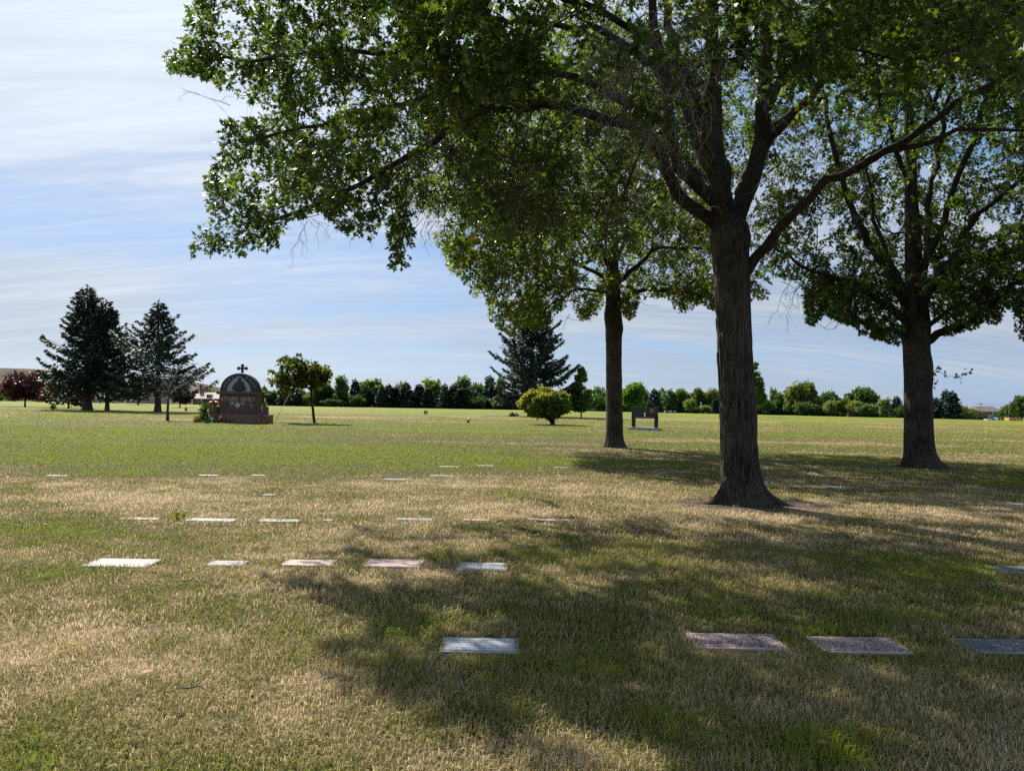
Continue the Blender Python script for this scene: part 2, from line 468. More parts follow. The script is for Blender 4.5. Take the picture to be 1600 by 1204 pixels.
def make_big_oak():
    D0 = 12.85
    b = at(1158, D0); bx, by = b[0], b[1]
    root = thing('oak_tree', b, 'largest and nearest oak, thick furrowed trunk with flaring roots right of centre', 'tree', 'mature shade oaks on the lawn')
    s = Skel()
    W = lambda l: [P(*q) - b for q in l]
    fork = P(1142, 362, D0) - b
    tr = s.path([np.zeros(3), P(1154, 640, D0) - b, P(1146, 480, D0) - b, fork], None, .3, .28, 0, .3, 0, ok=False)
    f = tr[-1]
    def limb(k, pts, r0, r1, frm=f, wob=.03):
        return s.path(W(pts), frm, r0, r1, k, .3, wob)
    limb(1, [(1105, 338, 12.75), (1068, 312, 12.5), (1048, 282, 12.3), (1034, 240, 12.0), (1005, 205, 11.7), (950, 185, 11.3), (880, 168, 10.9), (790, 160, 10.6), (715, 190, 10.5), (640, 245, 10.4), (560, 290, 10.3), (470, 330, 10.3), (400, 352, 10.4)], .12, .02)
    limb(2, [(1118, 322, 12.7), (1092, 295, 12.6), (1062, 262, 12.5), (1048, 200, 12.2), (1042, 120, 11.8), (1022, 40, 11.4), (1000, -80, 11)], .14, .05)
    limb(3, [(1134, 318, 13.1), (1112, 268, 13.3), (1088, 225, 13.5), (1066, 150, 13.6), (1050, 60, 13.7), (1035, -90, 13.8)], .13, .06)
    limb(4, [(1136, 325, 13.0), (1124, 270, 13.2), (1116, 180, 13.3), (1113, 80, 13.4), (1110, -90, 13.4)], .17, .09)
    l5 = limb(5, [(1152, 335, 12.8), (1172, 290, 12.6), (1188, 220, 12.5), (1194, 130, 12.4), (1200, 40, 12.3), (1206, -100, 12.2)], .17, .08)
    limb(5, [(1192, 195, 12.35), (1214, 130, 12.2), (1250, 65, 12.1), (1290, 10, 12), (1330, -80, 11.8)], .085, .04, s.nearest(P(1188, 228, 12.5) - b))
    limb(5, [(1206, 215, 12.3), (1245, 178, 12.1), (1288, 118, 11.9), (1335, 62, 11.7), (1400, -10, 11.5), (1450, -90, 11.3)], .075, .035, s.nearest(P(1186, 240, 12.5) - b))
    f6 = s.nearest(P(1148, 432, D0) - b)
    l6 = limb(6, [(1168, 418, 12.8), (1200, 385, 12.6), (1242, 332, 12.3), (1290, 288, 12.0), (1345, 258, 11.8), (1410, 222, 11.5), (1470, 180, 11.2), (1535, 140, 10.9), (1620, 88, 10.6), (1700, 40, 10.4)], .10, .03, f6)
    limb(6, [(1432, 228, 11.5), (1500, 206, 11.5), (1570, 200, 11.5), (1640, 204, 11.4)], .05, .02, s.nearest(P(1385, 236, 11.6) - b))
    limb(2, [(1010, 90, 11.0), (962, 58, 10.5), (905, 42, 10.0), (835, 40, 9.6), (740, 20, 9.2), (640, 0, 9)], .07, .02, s.nearest(P(1040, 115, 11.8) - b))
    limb(1, [(985, 170, 11.4), (900, 120, 11.0), (790, 95, 10.7), (650, 85, 10.6), (520, 80, 10.7), (400, 92, 10.8), (330, 95, 10.8)], .07, .02, s.nearest(P(1034, 240, 12.0) - b))
    limb(1, [(770, 175, 10.7), (690, 150, 10.8), (590, 170, 11), (470, 200, 11), (380, 230, 11.1)], .05, .018, s.nearest(P(850, 163, 10.8) - b))
    limb(7, [(1120, 300, 12.2), (1100, 200, 11.0), (1120, 90, 9.6), (1180, -20, 8.2), (1230, -120, 7.2)], .09, .03)
    limb(7, [(1080, 130, 10.2), (1000, 60, 9.0), (880, -10, 8.0), (760, -60, 7.4)], .06, .025, s.nearest(P(1100, 200, 11.0) - b))
    limb(8, [(1150, 320, 13.4), (1165, 270, 14.5), (1200, 210, 15.6), (1260, 150, 16.8)], .09, .03)
    limb(8, [(1120, 300, 13.8), (1050, 240, 15), (960, 190, 16.2)], .08, .03)
    axis = (0., 0.)
    # clump centres : an umbrella of foliage round the trunk
    cen = np.array([-0.6, -0.6, 7.6]); rad = np.array([9.4, 8.2, 6.2])
    def ok(p):
        if p[2] < 2.2 or math.hypot(p[0], p[1]) < 1.0 and p[2] < 7: return False
        w = p + b
        if w[1] < 3.2: return False
        x, y, d = proj(w)
        if not bool(main_allow(w, 14 if x < 700 else 22)): return False
        if 1160 < x < 1340 and 95 < y < 420 and d < 16: return False   # the open gap right of the trunk
        if 1020 < x < 1230 and y > 130 and d < 13.2: return False     # the limbs stay in view
        if x > 1330 and y > 110 and y < 400: return False
        if 560 < x < 1000 and d < 10.9 and abs(y - np.interp(x, [560, 640, 715, 790, 880, 950, 1000], [290, 245, 190, 160, 168, 185, 205])) < 38 and rng.random() < .85: return False
        if y > -20 and fbm(np.array([x * .014]), np.array([y * .014]), 45, 2)[0] > .62 and rng.random() < .6: return False
        if y < -500: return rng.random() < .45
        if p[1] > 4.5 and rng.random() < .5: return False
        return True
    A = sample_crown(cen, rad, 900, .54, ok, .5)
    # extra: foliage close overhead and the ragged left edge
    ex = [(300, 385, 10.6), (330, 380, 10.5), (365, 370, 10.4), (380, 384, 10.4), (420, 366, 10.4), (325, 330, 10.7), (345, 215, 11), (365, 208, 11), (385, 240, 11),
          (275, 98, 11), (300, 95, 11), (320, 60, 11), (335, 25, 11), (345, 90, 10.9), (385, 120, 10.9), (410, 150, 10.8), (350, 300, 10.8), (340, 265, 10.8), (626, 380, 9.8), (628, 410, 9.8), (632, 350, 9.9),
          (550, 345, 10.2), (575, 350, 10.2), (590, 300, 10.2), (480, 310, 10.4), (440, 330, 10.4), (400, 330, 10.4), (520, 270, 10.4), (455, 250, 10.6), (560, 240, 10.6), (620, 300, 10.5)]
    for px, py, D in ex: A.append(P(px, py, D) - b)
    for _ in range(34):
        A.append(P(rng.uniform(640, 830), rng.uniform(-80, 170), rng.uniform(7.8, 9.6)) - b)
    for _ in range(26):
        A.append(P(rng.uniform(1130, 1370), rng.uniform(-90, 75), rng.uniform(7.2, 9.5)) - b)
    for _ in range(55):
        A.append(P(rng.uniform(380, 900), rng.uniform(-60, 260), rng.uniform(9.5, 13)) - b)
    for _ in range(105):
        q = P(rng.uniform(640, 1130), rng.uniform(60, 330), rng.uniform(13.6, 17)) - b
        if q[2] > 3: A.append(q)
    for _ in range(60): A.append(P(rng.uniform(1200, 1600), rng.uniform(-60, 110), rng.uniform(9, 13.5)) - b)
    ends = s.grow(A, axis)
    s.radii(.0055)
    # trunk with roots and furrowed bark
    cz = lambda px, py: P(px, py, D0) - b
    cl = []
    for px, py, w in ((1158, 800, 60), (1158, 760, 60), (1156, 720, 58.5), (1154, 660, 57.5), (1151, 600, 56.5), (1147, 520, 55), (1145, 480, 54.5), (1143, 430, 55.5), (1142, 395, 60), (1141, 370, 66), (1140, 352, 60), (1140, 338, 40)):
        q = cz(px, py); cl.append((q[2], q[0], q[1], w / 2 * .955 * D0 / FPX))
    roots = [(math.pi * 1.08, .34, .17), (-.28, .52, .15), (-.85, .40, .16), (-1.9, .10, .35), (1.2, .3, .3), (2.3, .25, .3), (.4, .25, .25)]
    link('trunk', trunk_mesh('trunk', b, cl, BARK, .10, roots, .026, 260, 420, 3), root)
    s.build(None, LIMB, root, 'limb', skip=(0,))
    allow = lambda q: main_allow(q + b)
    V, F, lp, ax, nr, ti = twigs_and_leaves(ends, 7, .62, 27, allow, axis)
    tw = mesh_np('twigs', V, F.ravel(), np.full(len(F), 4), TWIG); link('twigs', tw, root)
    w = lp + b; inf = in_frame(w, 40)
    size = rng.uniform(.05, .128, len(lp))
    near = inf
    pick = ~inf & (rng.random(len(lp)) < .6)
    crown_from([(w[near], ax[near], nr[near], size[near], ti[near], STAR), (w[pick], ax[pick], nr[pick], size[pick] * 1.25, ti[pick], RHOMB)], 'crown', OAK, root, b)
    # bare hanging twigs under the left limbs, pale dead brush near the fork
    mb = MB()
    for _ in range(170):
        px = random.uniform(640, 1010); py = random.uniform(150, 330) + (px > 800) * 30
        D = random.uniform(8.9, 11.5); st = P(px, py, D) - b
        hang_twigs(mb, st, random.uniform(.5, 1.1), 0, None, .009)
    for px, py, D in ((470, 330, 10.3), (500, 335, 10.3), (520, 345, 10.2), (540, 320, 10.3), (600, 310, 10.3), (650, 300, 10.3), (375, 150, 10.8), (360, 165, 10.8), (480, 345, 10.2), (300, 2, 11), (570, 40, 10.6), (590, 60, 10.6)):
        hang_twigs(mb, P(px, py, D) - b, random.uniform(.45, .8), 0, None, .006)
    for _ in range(60):
        px = random.uniform(1190, 1330); py = random.uniform(150, 330); hang_twigs(mb, P(px, py, random.uniform(11.4, 13)) - b, random.uniform(.4, .8), 1, None, .006)
    mb.build('bare_twigs', TWIG, root)
    mb = MB()
    for _ in range(120):
        px = random.gauss(1015, 45); py = random.uniform(10, 190)
        hang_twigs(mb, P(px, py, random.uniform(7.6, 9.6)) - b, random.uniform(.5, 1.1), 0, None, .008)
    mb.tube([P(1040, 75, 8.6) - b, P(1075, 92, 8.6) - b, P(1090, 118, 8.6) - b, P(1118, 140, 8.6) - b], [.01, .009, .008, .005], 5)
    mb.build('dead_brush', DEAD, root)
    return root, b

# ================================================================== two oaks further back
def make_oak(base_px, D0, trunk, limbs, silx, sily, lefty, leftx, cen, rad, n, sep, label, seed, roots, leafmat, extra, nl, size, flare, dirt=None, k=5, L=.8, okx=None, trunk_ridge=.012, bare=()):
    b = at(base_px, D0)
    root = thing('oak_tree', b, label, 'tree', 'mature shade oaks on the lawn')
    s = Skel()
    def allow_w(p, m=0):
        x, y, d = proj(p)
        m = m + 20 * (fbm(x * .045, y * .045, 93, 3) - .35)
        ok = (y < np.interp(x, silx, sily) - m) & (x > np.interp(y, lefty, leftx) + m)
        return np.where((x > -100) & (x < 1690) & (y > -100), ok, True)
    pts = [P(px, py, D0) - b for px, py, w in trunk]
    tr = s.path([np.zeros(3)] + pts[1:], None, .25, trunk[-1][2] / 2 * D0 / FPX, 0, .4, 0, ok=False)
    for k_, (fr, lp_, r0, r1) in enumerate(limbs):
        s.path([P(*q) - b for q in lp_], s.nearest(P(*fr) - b), r0, r1, k_ + 1, .4, .04)
    def ok(p):
        if p[2] < 2.6 or (math.hypot(p[0], p[1]) < .9 and p[2] < 6): return False
        w = p + b; x, y, d = proj(w)
        if not bool(allow_w(w, 10)): return False
        if okx and not okx(x, y, d): return False
        return True
    A = sample_crown(np.array(cen), np.array(rad), n, sep, ok, .4)
    for e in extra: A.append(P(*e) - b)
    ends = s.grow(A, (0., 0.), .4)
    s.radii(.007)
    cl = [((P(px, py, D0) - b)[2], (P(px, py, D0) - b)[0], (P(px, py, D0) - b)[1], w / 2 * D0 / FPX) for px, py, w in trunk]
    link('trunk', trunk_mesh('trunk', b, cl, BARK, flare, roots, trunk_ridge, 110, 170, seed, okx.knots if hasattr(okx, 'knots') else ()), root)
    s.build(None, LIMB, root, 'limb', skip=(0,))
    V, F, lp, ax, nr, ti = twigs_and_leaves(ends, k, L, nl, lambda q: allow_w(q + b), (0., 0.))
    link('twigs', mesh_np('twigs', V, F.ravel(), np.full(len(F), 4), TWIG), root)
    sz = rng.uniform(size[0], size[1], len(lp)); w = lp + b
    inf = in_frame(w, 30); pick = ~inf & (rng.random(len(lp)) < .6)
    crown_from([(w[inf], ax[inf], nr[inf], sz[inf], ti[inf], STAR), (w[pick], ax[pick], nr[pick], sz[pick] * 1.3, ti[pick], RHOMB)], 'crown', leafmat, root, b)
    if bare:
        for px, py, D, l in bare: mb = MB(); hang_twigs(mb, P(px, py, D) - b, l, 0, None, .011); mb.build('bare_branch', TWIG, root)
    return root, b

def make_back_oak():
    trunk = [(960, 705, 26), (960, 690, 26), (960, 660, 26), (959.5, 620, 25.5), (959, 560, 25), (959, 500, 26), (958, 460, 22), (957, 430, 20), (958, 400, 16), (960, 360, 12), (961, 300, 9), (960, 200, 7), (962, 60, 5)]
    Dd = 29.6
    limbs = [((958, 470, Dd), [(975, 465, 29.4), (998, 452, 29), (1030, 452, 28.6), (1062, 454, 28.2), (1085, 440, 28), (1125, 446, 27.6), (1180, 440, 27.4)], .11, .04),
             ((958, 452, Dd), [(975, 435, 29.4), (1000, 408, 29), (1020, 390, 28.5), (1060, 386, 28), (1110, 390, 27.6)], .11, .04),
             ((957, 425, Dd), [(948, 405, 29.5), (938, 385, 29.2), (925, 360, 29), (905, 330, 28.6), (870, 280, 28), (820, 220, 27.5)], .12, .04),
             ((958, 462, Dd), [(935, 455, 29.2), (905, 452, 28.7), (880, 462, 28.2), (855, 480, 28), (830, 500, 27.8)], .07, .025),
             ((957, 420, Dd), [(968, 395, 29.8), (985, 372, 30.2), (1010, 350, 30.6), (1050, 300, 31), (1090, 230, 31)], .10, .04),
             ((958, 440, Dd), [(900, 410, 28.6), (850, 395, 28), (800, 382, 27.6), (760, 365, 27.2), (728, 338, 27), (700, 310, 27)], .08, .025),
             ((958, 430, Dd), [(940, 400, 30.5), (900, 370, 32), (840, 330, 33)], .07, .03),
             ((960, 360, Dd), [(940, 300, 29), (900, 200, 28.6), (860, 100, 28.4)], .07, .03)]
    silx = [640, 660, 690, 700, 722, 740, 752, 765, 775, 800, 850, 880, 888, 905, 915, 935, 945, 958, 975, 990, 1000, 1040, 1052, 1082, 1092, 1110, 1130, 1180, 1200, 1215, 1300]
    sily = [335, 360, 420, 428, 440, 466, 462, 500, 512, 524, 512, 488, 470, 500, 502, 498, 470, 468, 496, 498, 470, 470, 484, 486, 470, 486, 480, 470, 470, 400, 300]
    def okx(x, y, d):
        if 1180 < x and y > 320: return rng.random() < .5
        if 1125 < x: return rng.random() < .25
        if 880 < x < 1040 and y > 360 and d < 29.2: return rng.random() < .15
        return True
    okx.knots = ((math.pi * 1.0, 5.3, .3, .06), (.1, 4.8, .25, .05), (-1.5, 6.2, .4, .04), (.0, 6.8, .2, .05))
    ex = [(rng.uniform(768, 880), rng.uniform(440, 512), rng.uniform(24.8, 28)) for _ in range(20)]
    ex += [(rng.uniform(905, 935), rng.uniform(470, 495), rng.uniform(28, 29.5)) for _ in range(7)] + [(rng.uniform(968, 990), rng.uniform(465, 492), rng.uniform(28, 29.5)) for _ in range(8)]
    ex += [(rng.uniform(990, 1190), rng.uniform(440, 480), rng.uniform(27, 29)) for _ in range(34)]
    ex += [(rng.uniform(700, 900), rng.uniform(330, 440), rng.uniform(25, 29)) for _ in range(64)]
    roots = [(math.pi, .10, .3), (0, .14, .3), (-1.6, .10, .35), (1.5, .1, .3)]
    return make_oak(960, Dd, trunk, limbs, silx, sily, [-400, 0, 300, 400, 430, 470, 500, 530], [560, 600, 640, 690, 700, 725, 752, 760],
                    (-.3, -.6, 10.2), (7.6, 6.2, 6.2), 860, .58, 'slender oak with bright yellow-green crown, standing behind and left of the largest oak', 11, roots, OAK2, ex, 26, (.10, .17), .10, okx=okx,
                    bare=[(890, 490, 28.5, .8), (885, 495, 28.5, .8), (870, 480, 28.5, .7), (978, 488, 29, .6), (700, 345, 27, .7)])

def make_right_oak():
    Dd = 21.8
    trunk = [(1438, 738, 44), (1438, 722, 44), (1436, 690, 42), (1435, 640, 40), (1434, 590, 39), (1432, 540, 39), (1431, 510, 42), (1431, 485, 38), (1430, 455, 30), (1428, 420, 26), (1426, 360, 22), (1424, 300, 19), (1421, 220, 16), (1419, 120, 12), (1416, -40, 8)]
    limbs = [((1432, 540, Dd), [(1412, 520, 21.6), (1390, 516, 21.3), (1362, 512, 21), (1338, 497, 20.7), (1318, 478, 20.4), (1298, 455, 20.2), (1275, 440, 20)], .10, .03),
             ((1431, 508, Dd), [(1405, 490, 21.7), (1378, 472, 21.5), (1350, 455, 21.2), (1318, 440, 21), (1290, 430, 20.8), (1250, 412, 20.6), (1215, 392, 20.4)], .13, .03),
             ((1431, 500, Dd), [(1412, 468, 21.7), (1395, 440, 21.6), (1382, 415, 21.5), (1362, 390, 21.4), (1350, 360, 21.2), (1332, 330, 21), (1318, 280, 20.8), (1300, 220, 20.5), (1285, 140, 20.2)], .15, .05),
             ((1430, 480, Dd), [(1412, 450, 21.9), (1400, 425, 22.2), (1385, 395, 22.5), (1372, 362, 22.8), (1362, 320, 23), (1352, 250, 23.3)], .10, .04),
             ((1432, 510, Dd), [(1440, 478, 21.4), (1452, 452, 21.2), (1470, 425, 21), (1490, 400, 20.8), (1506, 370, 20.6), (1530, 335, 20.4), (1570, 300, 20.1), (1630, 260, 19.8)], .16, .05),
             ((1434, 545, Dd), [(1455, 528, 21.7), (1475, 518, 21.5), (1495, 513, 21.3), (1520, 498, 21.1), (1545, 478, 20.9), (1570, 455, 20.6), (1595, 435, 20.4), (1640, 395, 20.1), (1700, 360, 19.8)], .13, .05),
             ((1433, 530, Dd), [(1452, 510, 22), (1475, 490, 22.3), (1500, 462, 22.6), (1535, 440, 23), (1580, 420, 23.4)], .09, .03),
             ((1430, 470, Dd), [(1440, 440, 22), (1447, 400, 22.3), (1450, 340, 22.6), (1462, 260, 23), (1480, 160, 23.3), (1500, 60, 23.5)], .11, .05),
             ((1429, 440, Dd), [(1450, 400, 21.3), (1475, 350, 21), (1490, 300, 20.7), (1520, 220, 20.3), (1550, 120, 20), (1570, 0, 19.8)], .10, .04),
             ((1424, 290, Dd), [(1400, 240, 21.6), (1380, 170, 21.4), (1350, 80, 21.2), (1330, -20, 21)], .08, .04),
             ((1424, 260, Dd), [(1440, 200, 21.3), (1470, 130, 21), (1500, 40, 20.8)], .08, .04)]
    silx = [1120, 1180, 1196, 1215, 1240, 1252, 1262, 1275, 1290, 1310, 1330, 1345, 1365, 1380, 1395, 1412, 1418, 1440, 1470, 1490, 1510, 1530, 1560, 1580, 1592, 1605, 1700]
    sily = [300, 340, 400, 430, 440, 448, 506, 504, 490, 500, 508, 524, 532, 536, 540, 540, 470, 460, 520, 522, 515, 508, 500, 480, 525, 540, 540]
    def okx(x, y, d):
        if 1405 < x < 1460 and y > 330 and d < 21.8: return False
        if 1280 < x < 1590 and y > 60 and d < 21.4 and rng.random() < .82: return False
        if y > 0 and rng.random() < .12 + .25 * (fbm(np.array([x * .012]), np.array([y * .012]), 44, 2)[0] > .55): return False
        if 1230 < x < 1330 and 300 < y < 420: return rng.random() < .3
        if x < 1300 and y < 330: return rng.random() < .35
        return True
    okx.knots = ((math.pi, 4.1, .12, .05), (0, 3.0, .3, .05), (.1, 2.6, .2, .04), (-1.6, 2.2, .2, .02))
    ex = [(rng.uniform(1250, 1400), rng.uniform(430, 520), rng.uniform(20, 22)) for _ in range(36)] + [(1365, 520, 20.9), (1380, 526, 21), (1400, 528, 21.2), (1350, 514, 20.8), (1596, 500, 19.6), (1600, 520, 19.6), (1598, 470, 19.6), (1604, 440, 19.6), (1510, 505, 21), (1540, 496, 21), (1480, 512, 21.3), (1560, 490, 20.8)]
    ex += [(rng.uniform(1460, 1600), rng.uniform(380, 490), rng.uniform(20.2, 23)) for _ in range(40)]
    ex += [(rng.uniform(1370, 1600), rng.uniform(-30, 140), rng.uniform(17.5, 22)) for _ in range(60)]
    roots = [(math.pi, .25, .3), (-.15, .45, .25), (-1.0, .2, .3), (-2.2, .2, .3), (1.5, .2, .3)]
    r, b = make_oak(1436, Dd, trunk, limbs, silx, sily, [-400, 0, 200, 330, 400, 450, 520, 540], [1120, 1150, 1180, 1190, 1196, 1206, 1250, 1340],
                    (.3, -.3, 9.0), (6.9, 6.0, 6.4), 1020, .55, 'spreading oak at the right with many forking limbs and a leafy sprig on its trunk', 23, roots, OAK, ex, 28, (.085, .16), .12, okx=okx, k=5, L=.75,
                    bare=[(1245, 440, 20.2, 1.2), (1238, 436, 20.2, 1.3), (1228, 428, 20.2, 1.1), (1250, 448, 20.2, 1.0), (1222, 440, 20.2, 1.0), (1260, 445, 20.3, .9), (1440, 290, 19.8, .9), (1425, 330, 19.8, .9), (1432, 310, 19.6, .8)])
    # water sprout on the trunk
    mb = MB(); D = Dd - .1
    path = [P(1451, 606, D) - b, P(1457, 590, D) - b, P(1464, 578, D) - b, P(1478, 588, D) - b, P(1498, 588, D) - b, P(1520, 577, D) - b]
    mb.tube(path, [.012, .01, .008, .006, .005, .003], 5); mb.tube([path[1], P(1456, 575, D) - b, P(1460, 570, D) - b], [.008, .006, .004], 4)
    mb.build('sprout', TWIG, r)
    c = []
    for (px, py) in [(1458, 572), (1462, 576), (1464, 580), (1460, 584), (1462, 590), (1458, 597), (1460, 602), (1474, 581), (1478, 584), (1492, 586), (1498, 590), (1502, 586), (1506, 588), (1510, 584), (1514, 580), (1517, 578), (1466, 574), (1456, 592), (1500, 592)]:
        for _ in range(3): c.append(P(px + rng.normal() * 2, py + rng.normal() * 2, D + rng.normal() * .05))
    c = np.array(c); n = len(c)
    crown_from([(c, rdir(n), rdir(n), rng.uniform(.09, .15, n), rng.uniform(.2, .9, n), STAR)], 'sprout_leaves', OAK, r, b)
    return r, b

big, BIGB = make_big_oak()
back, BACKB = make_back_oak()
right, RIGHTB = make_right_oak()
# ------------------------------------------------------------------ lawn
# (px, py, rx m, ry m, amount): greener (negative) and drier (positive) patches of turf, two also darkened as painted shade
PATCH = [(180, 708, 11, 6, -.62), (420, 712, 5, 5, -.40), (725, 716, 2.0, 1.5, -.65), (1250, 712, 4, 1.4, -.6), (1010, 722, 2.4, 1.4, -.55), (150, 672, 20, 12, -.36), (800, 735, 4, 2, -.15),
         (1160, 935, 1.8, 1.1, -.24), (1450, 870, 3.2, 1.8, -.20), (1560, 740, 4, 3, -.2), (60, 920, .8, .5, -.2), (1320, 1000, 1.6, .6, -.2), (1300, 1165, .22, .16, -.5), (560, 980, 1.2, .6, -.15), (90, 1150, .5, .4, -.25), (640, 1030, .8, .4, -.1),
         (900, 1050, 1.0, .35, -.3), (1000, 1120, .4, .2, -.15), (420, 785, 4, 1.2, .14), (150, 940, 2.2, .8, .25), (300, 1000, 1.2, .5, .10), (1000, 790, 3.5, 1.2, .14), (700, 762, 4, 1.2, .10), (950, 655, 26, 6, .22), (560, 652, 10, 6, .30), (1240, 690, 8, 4, .18),
         (760, 830, 3, 1, .15), (1420, 800, 3.5, .8, .2), (1150, 835, 2, .6, .16), (260, 655, 14, 5, .12), (700, 692, 12, 3, .15), (1400, 668, 16, 7, .12), (1150, 1100, .6, .2, .15), (1400, 1120, 1.6, .7, -.12), (1250, 1040, 1.2, .4, -.14), (480, 905, 1.4, .5, .12)]  # the two lower-right green patches darken the turf colour to deepen the shade
PG = [(ground(a, b)[:2], rx, ry, am) for a, b, rx, ry, am in PATCH]
TREES_AT = [(BIGB, 1.55, .95, .2), (RIGHTB, 1.2, .7, .1), (BACKB, .8, .5, 0)]
def dry(x, y):
    far = sstep(14, 45, y)
    d = .58 + .8 * (fbm(x * .16, y * .22, 1, 3) - .5) + .85 * (fbm(x * .7, y * 1.0, 5, 3) - .5) * (1 - .5 * far) + .7 * (fbm(x * 2.6, y * 3.2, 9, 3) - .5) * (1 - .7 * far)
    d = d + far * (.40 * (fbm(x * .035, y * .45, 21, 3) - .5) + .35 * (fbm(x * .05, y * 1.4, 23, 2) - .5)) - .29 * far
    for c, rx, ry, am in PG:
        q = ((x - c[0]) / rx) ** 2 + ((y - c[1]) / ry) ** 2
        d = d + am * np.exp(-q * 1.1)
    d = d - .25 * sstep(80, 190, y)
    return np.clip(d, 0, 1)
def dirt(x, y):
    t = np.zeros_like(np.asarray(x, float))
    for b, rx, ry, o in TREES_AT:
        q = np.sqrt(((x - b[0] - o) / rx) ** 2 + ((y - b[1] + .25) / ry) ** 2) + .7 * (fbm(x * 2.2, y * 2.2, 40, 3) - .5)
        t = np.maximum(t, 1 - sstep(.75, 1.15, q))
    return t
TURF_STOPS = [(0, (.250, .310, .016)), (.18, (.180, .200, .036)), (.42, (.240, .215, .068)), (.62, (.395, .315, .135)), (.82, (.58, .455, .25)), (1, (.73, .585, .37))]
def turf_mat():
    m, nt, out = M_new('turf'); L = nt.links.new
    a = nd(nt, 'ShaderNodeAttribute', attribute_name='dry'); g = nd(nt, 'ShaderNodeNewGeometry')
    n1 = nd(nt, 'ShaderNodeTexNoise', Scale=9.0, Detail=6.0, Roughness=.7); L(g.outputs['Position'], n1.inputs['Vector'])
    mp = nd(nt, 'ShaderNodeMapping'); mp.inputs['Scale'].default_value = (.25, 1.6, 1); L(g.outputs['Position'], mp.inputs[0])
    n2 = nd(nt, 'ShaderNodeTexNoise', Scale=.9, Detail=7.0, Roughness=.7); L(mp.outputs[0], n2.inputs['Vector'])
    s1 = nd(nt, 'ShaderNodeMath', operation='MULTIPLY_ADD'); L(n1.outputs[0], s1.inputs[0]); s1.inputs[1].default_value = .55; L(a.outputs['Fac'], s1.inputs[2])
    s2 = nd(nt, 'ShaderNodeMath', operation='MULTIPLY_ADD'); L(n2.outputs[0], s2.inputs[0]); s2.inputs[1].default_value = .60; L(s1.outputs[0], s2.inputs[2])
    s3 = nd(nt, 'ShaderNodeMath', operation='SUBTRACT'); L(s2.outputs[0], s3.inputs[0]); s3.inputs[1].default_value = .58
    r = ramp(nt, [(p_, [q * .85 for q in c_]) for p_, c_ in TURF_STOPS]); L(s3.outputs[0], r.inputs[0])  # ground colours lowered to stand in for the blades' self-shadow
    di = nd(nt, 'ShaderNodeAttribute', attribute_name='dirt')
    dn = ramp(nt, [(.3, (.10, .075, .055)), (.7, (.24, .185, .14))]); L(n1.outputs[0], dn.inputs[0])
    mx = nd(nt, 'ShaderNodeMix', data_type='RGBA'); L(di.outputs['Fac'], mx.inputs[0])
    th = nd(nt, 'ShaderNodeAttribute', attribute_name='thatch_shade'); sc_ = nd(nt, 'ShaderNodeVectorMath', operation='SCALE'); L(r.outputs[0], sc_.inputs[0]); L(th.outputs['Fac'], sc_.inputs['Scale']); L(sc_.outputs[0], mx.inputs[6]); L(dn.outputs[0], mx.inputs[7])
    b = nd(nt, 'ShaderNodeBsdfPrincipled', Roughness=.9); b.inputs['Specular IOR Level'].default_value = .1; L(mx.outputs[2], b.inputs['Base Color'])
    n3 = nd(nt, 'ShaderNodeTexNoise', Scale=38.0, Detail=5.0, Roughness=.75); L(g.outputs['Position'], n3.inputs['Vector'])
    h = nd(nt, 'ShaderNodeMath', operation='MULTIPLY_ADD'); L(n2.outputs[0], h.inputs[0]); h.inputs[1].default_value = 1.5; L(n3.outputs[0], h.inputs[2])
    bp = nd(nt, 'ShaderNodeBump', Strength=.9, Distance=.06); L(h.outputs[0], bp.inputs['Height']); L(bp.outputs[0], b.inputs['Normal'])
    L(b.outputs[0], out.inputs[0]); return m
TURF = turf_mat()
def make_ground():
    rad = np.concatenate([[.15], np.geomspace(.8, 60, 330), np.linspace(60.4, 300, 420), np.geomspace(310, 3500, 26)])
    front = np.linspace(R(40), R(140), 420); rest = np.linspace(R(140), R(400), 60)[1:-1]
    th = np.concatenate([front, rest]); nt_ = len(th)
    r, t = np.meshgrid(rad, th, indexing='ij'); x = r * np.cos(t); y = r * np.sin(t)
    z = ground_z(x, y) + (.03 * (fbm(x * .5, y * .5, 60, 3) - .5)) * sstep(2, 8, r) * (1 - sstep(150, 200, r)) - .012
    V = np.stack([x, y, z], -1).reshape(-1, 3)
    V = np.vstack([V, [0, 0, -.012]])
    i, j = np.meshgrid(np.arange(len(rad) - 1), np.arange(nt_), indexing='ij'); j2 = (j + 1) % nt_
    F = np.stack([i * nt_ + j, (i + 1) * nt_ + j, (i + 1) * nt_ + j2, i * nt_ + j2], -1).reshape(-1, 4)
    fl = F.ravel(); sz = np.full(len(F), 4)
    c = len(V) - 1; tri = np.stack([np.full(nt_, c), np.arange(nt_), (np.arange(nt_) + 1) % nt_], 1)
    fl = np.concatenate([fl, tri.ravel()]); sz = np.concatenate([sz, np.full(nt_, 3)])
    me = mesh_np('ground', V, fl, sz, TURF, {'dry': ('POINT', dry(V[:, 0], V[:, 1])), 'dirt': ('POINT', dirt(V[:, 0], V[:, 1])), 'thatch_shade': ('POINT', .42 + .36 * sstep(20, 95, np.hypot(V[:, 0], V[:, 1])))}, True)  # ground colour darkened towards the camera: thatch plus painted shade between blades
    tag(link('ground', me), kind='structure')
make_ground()

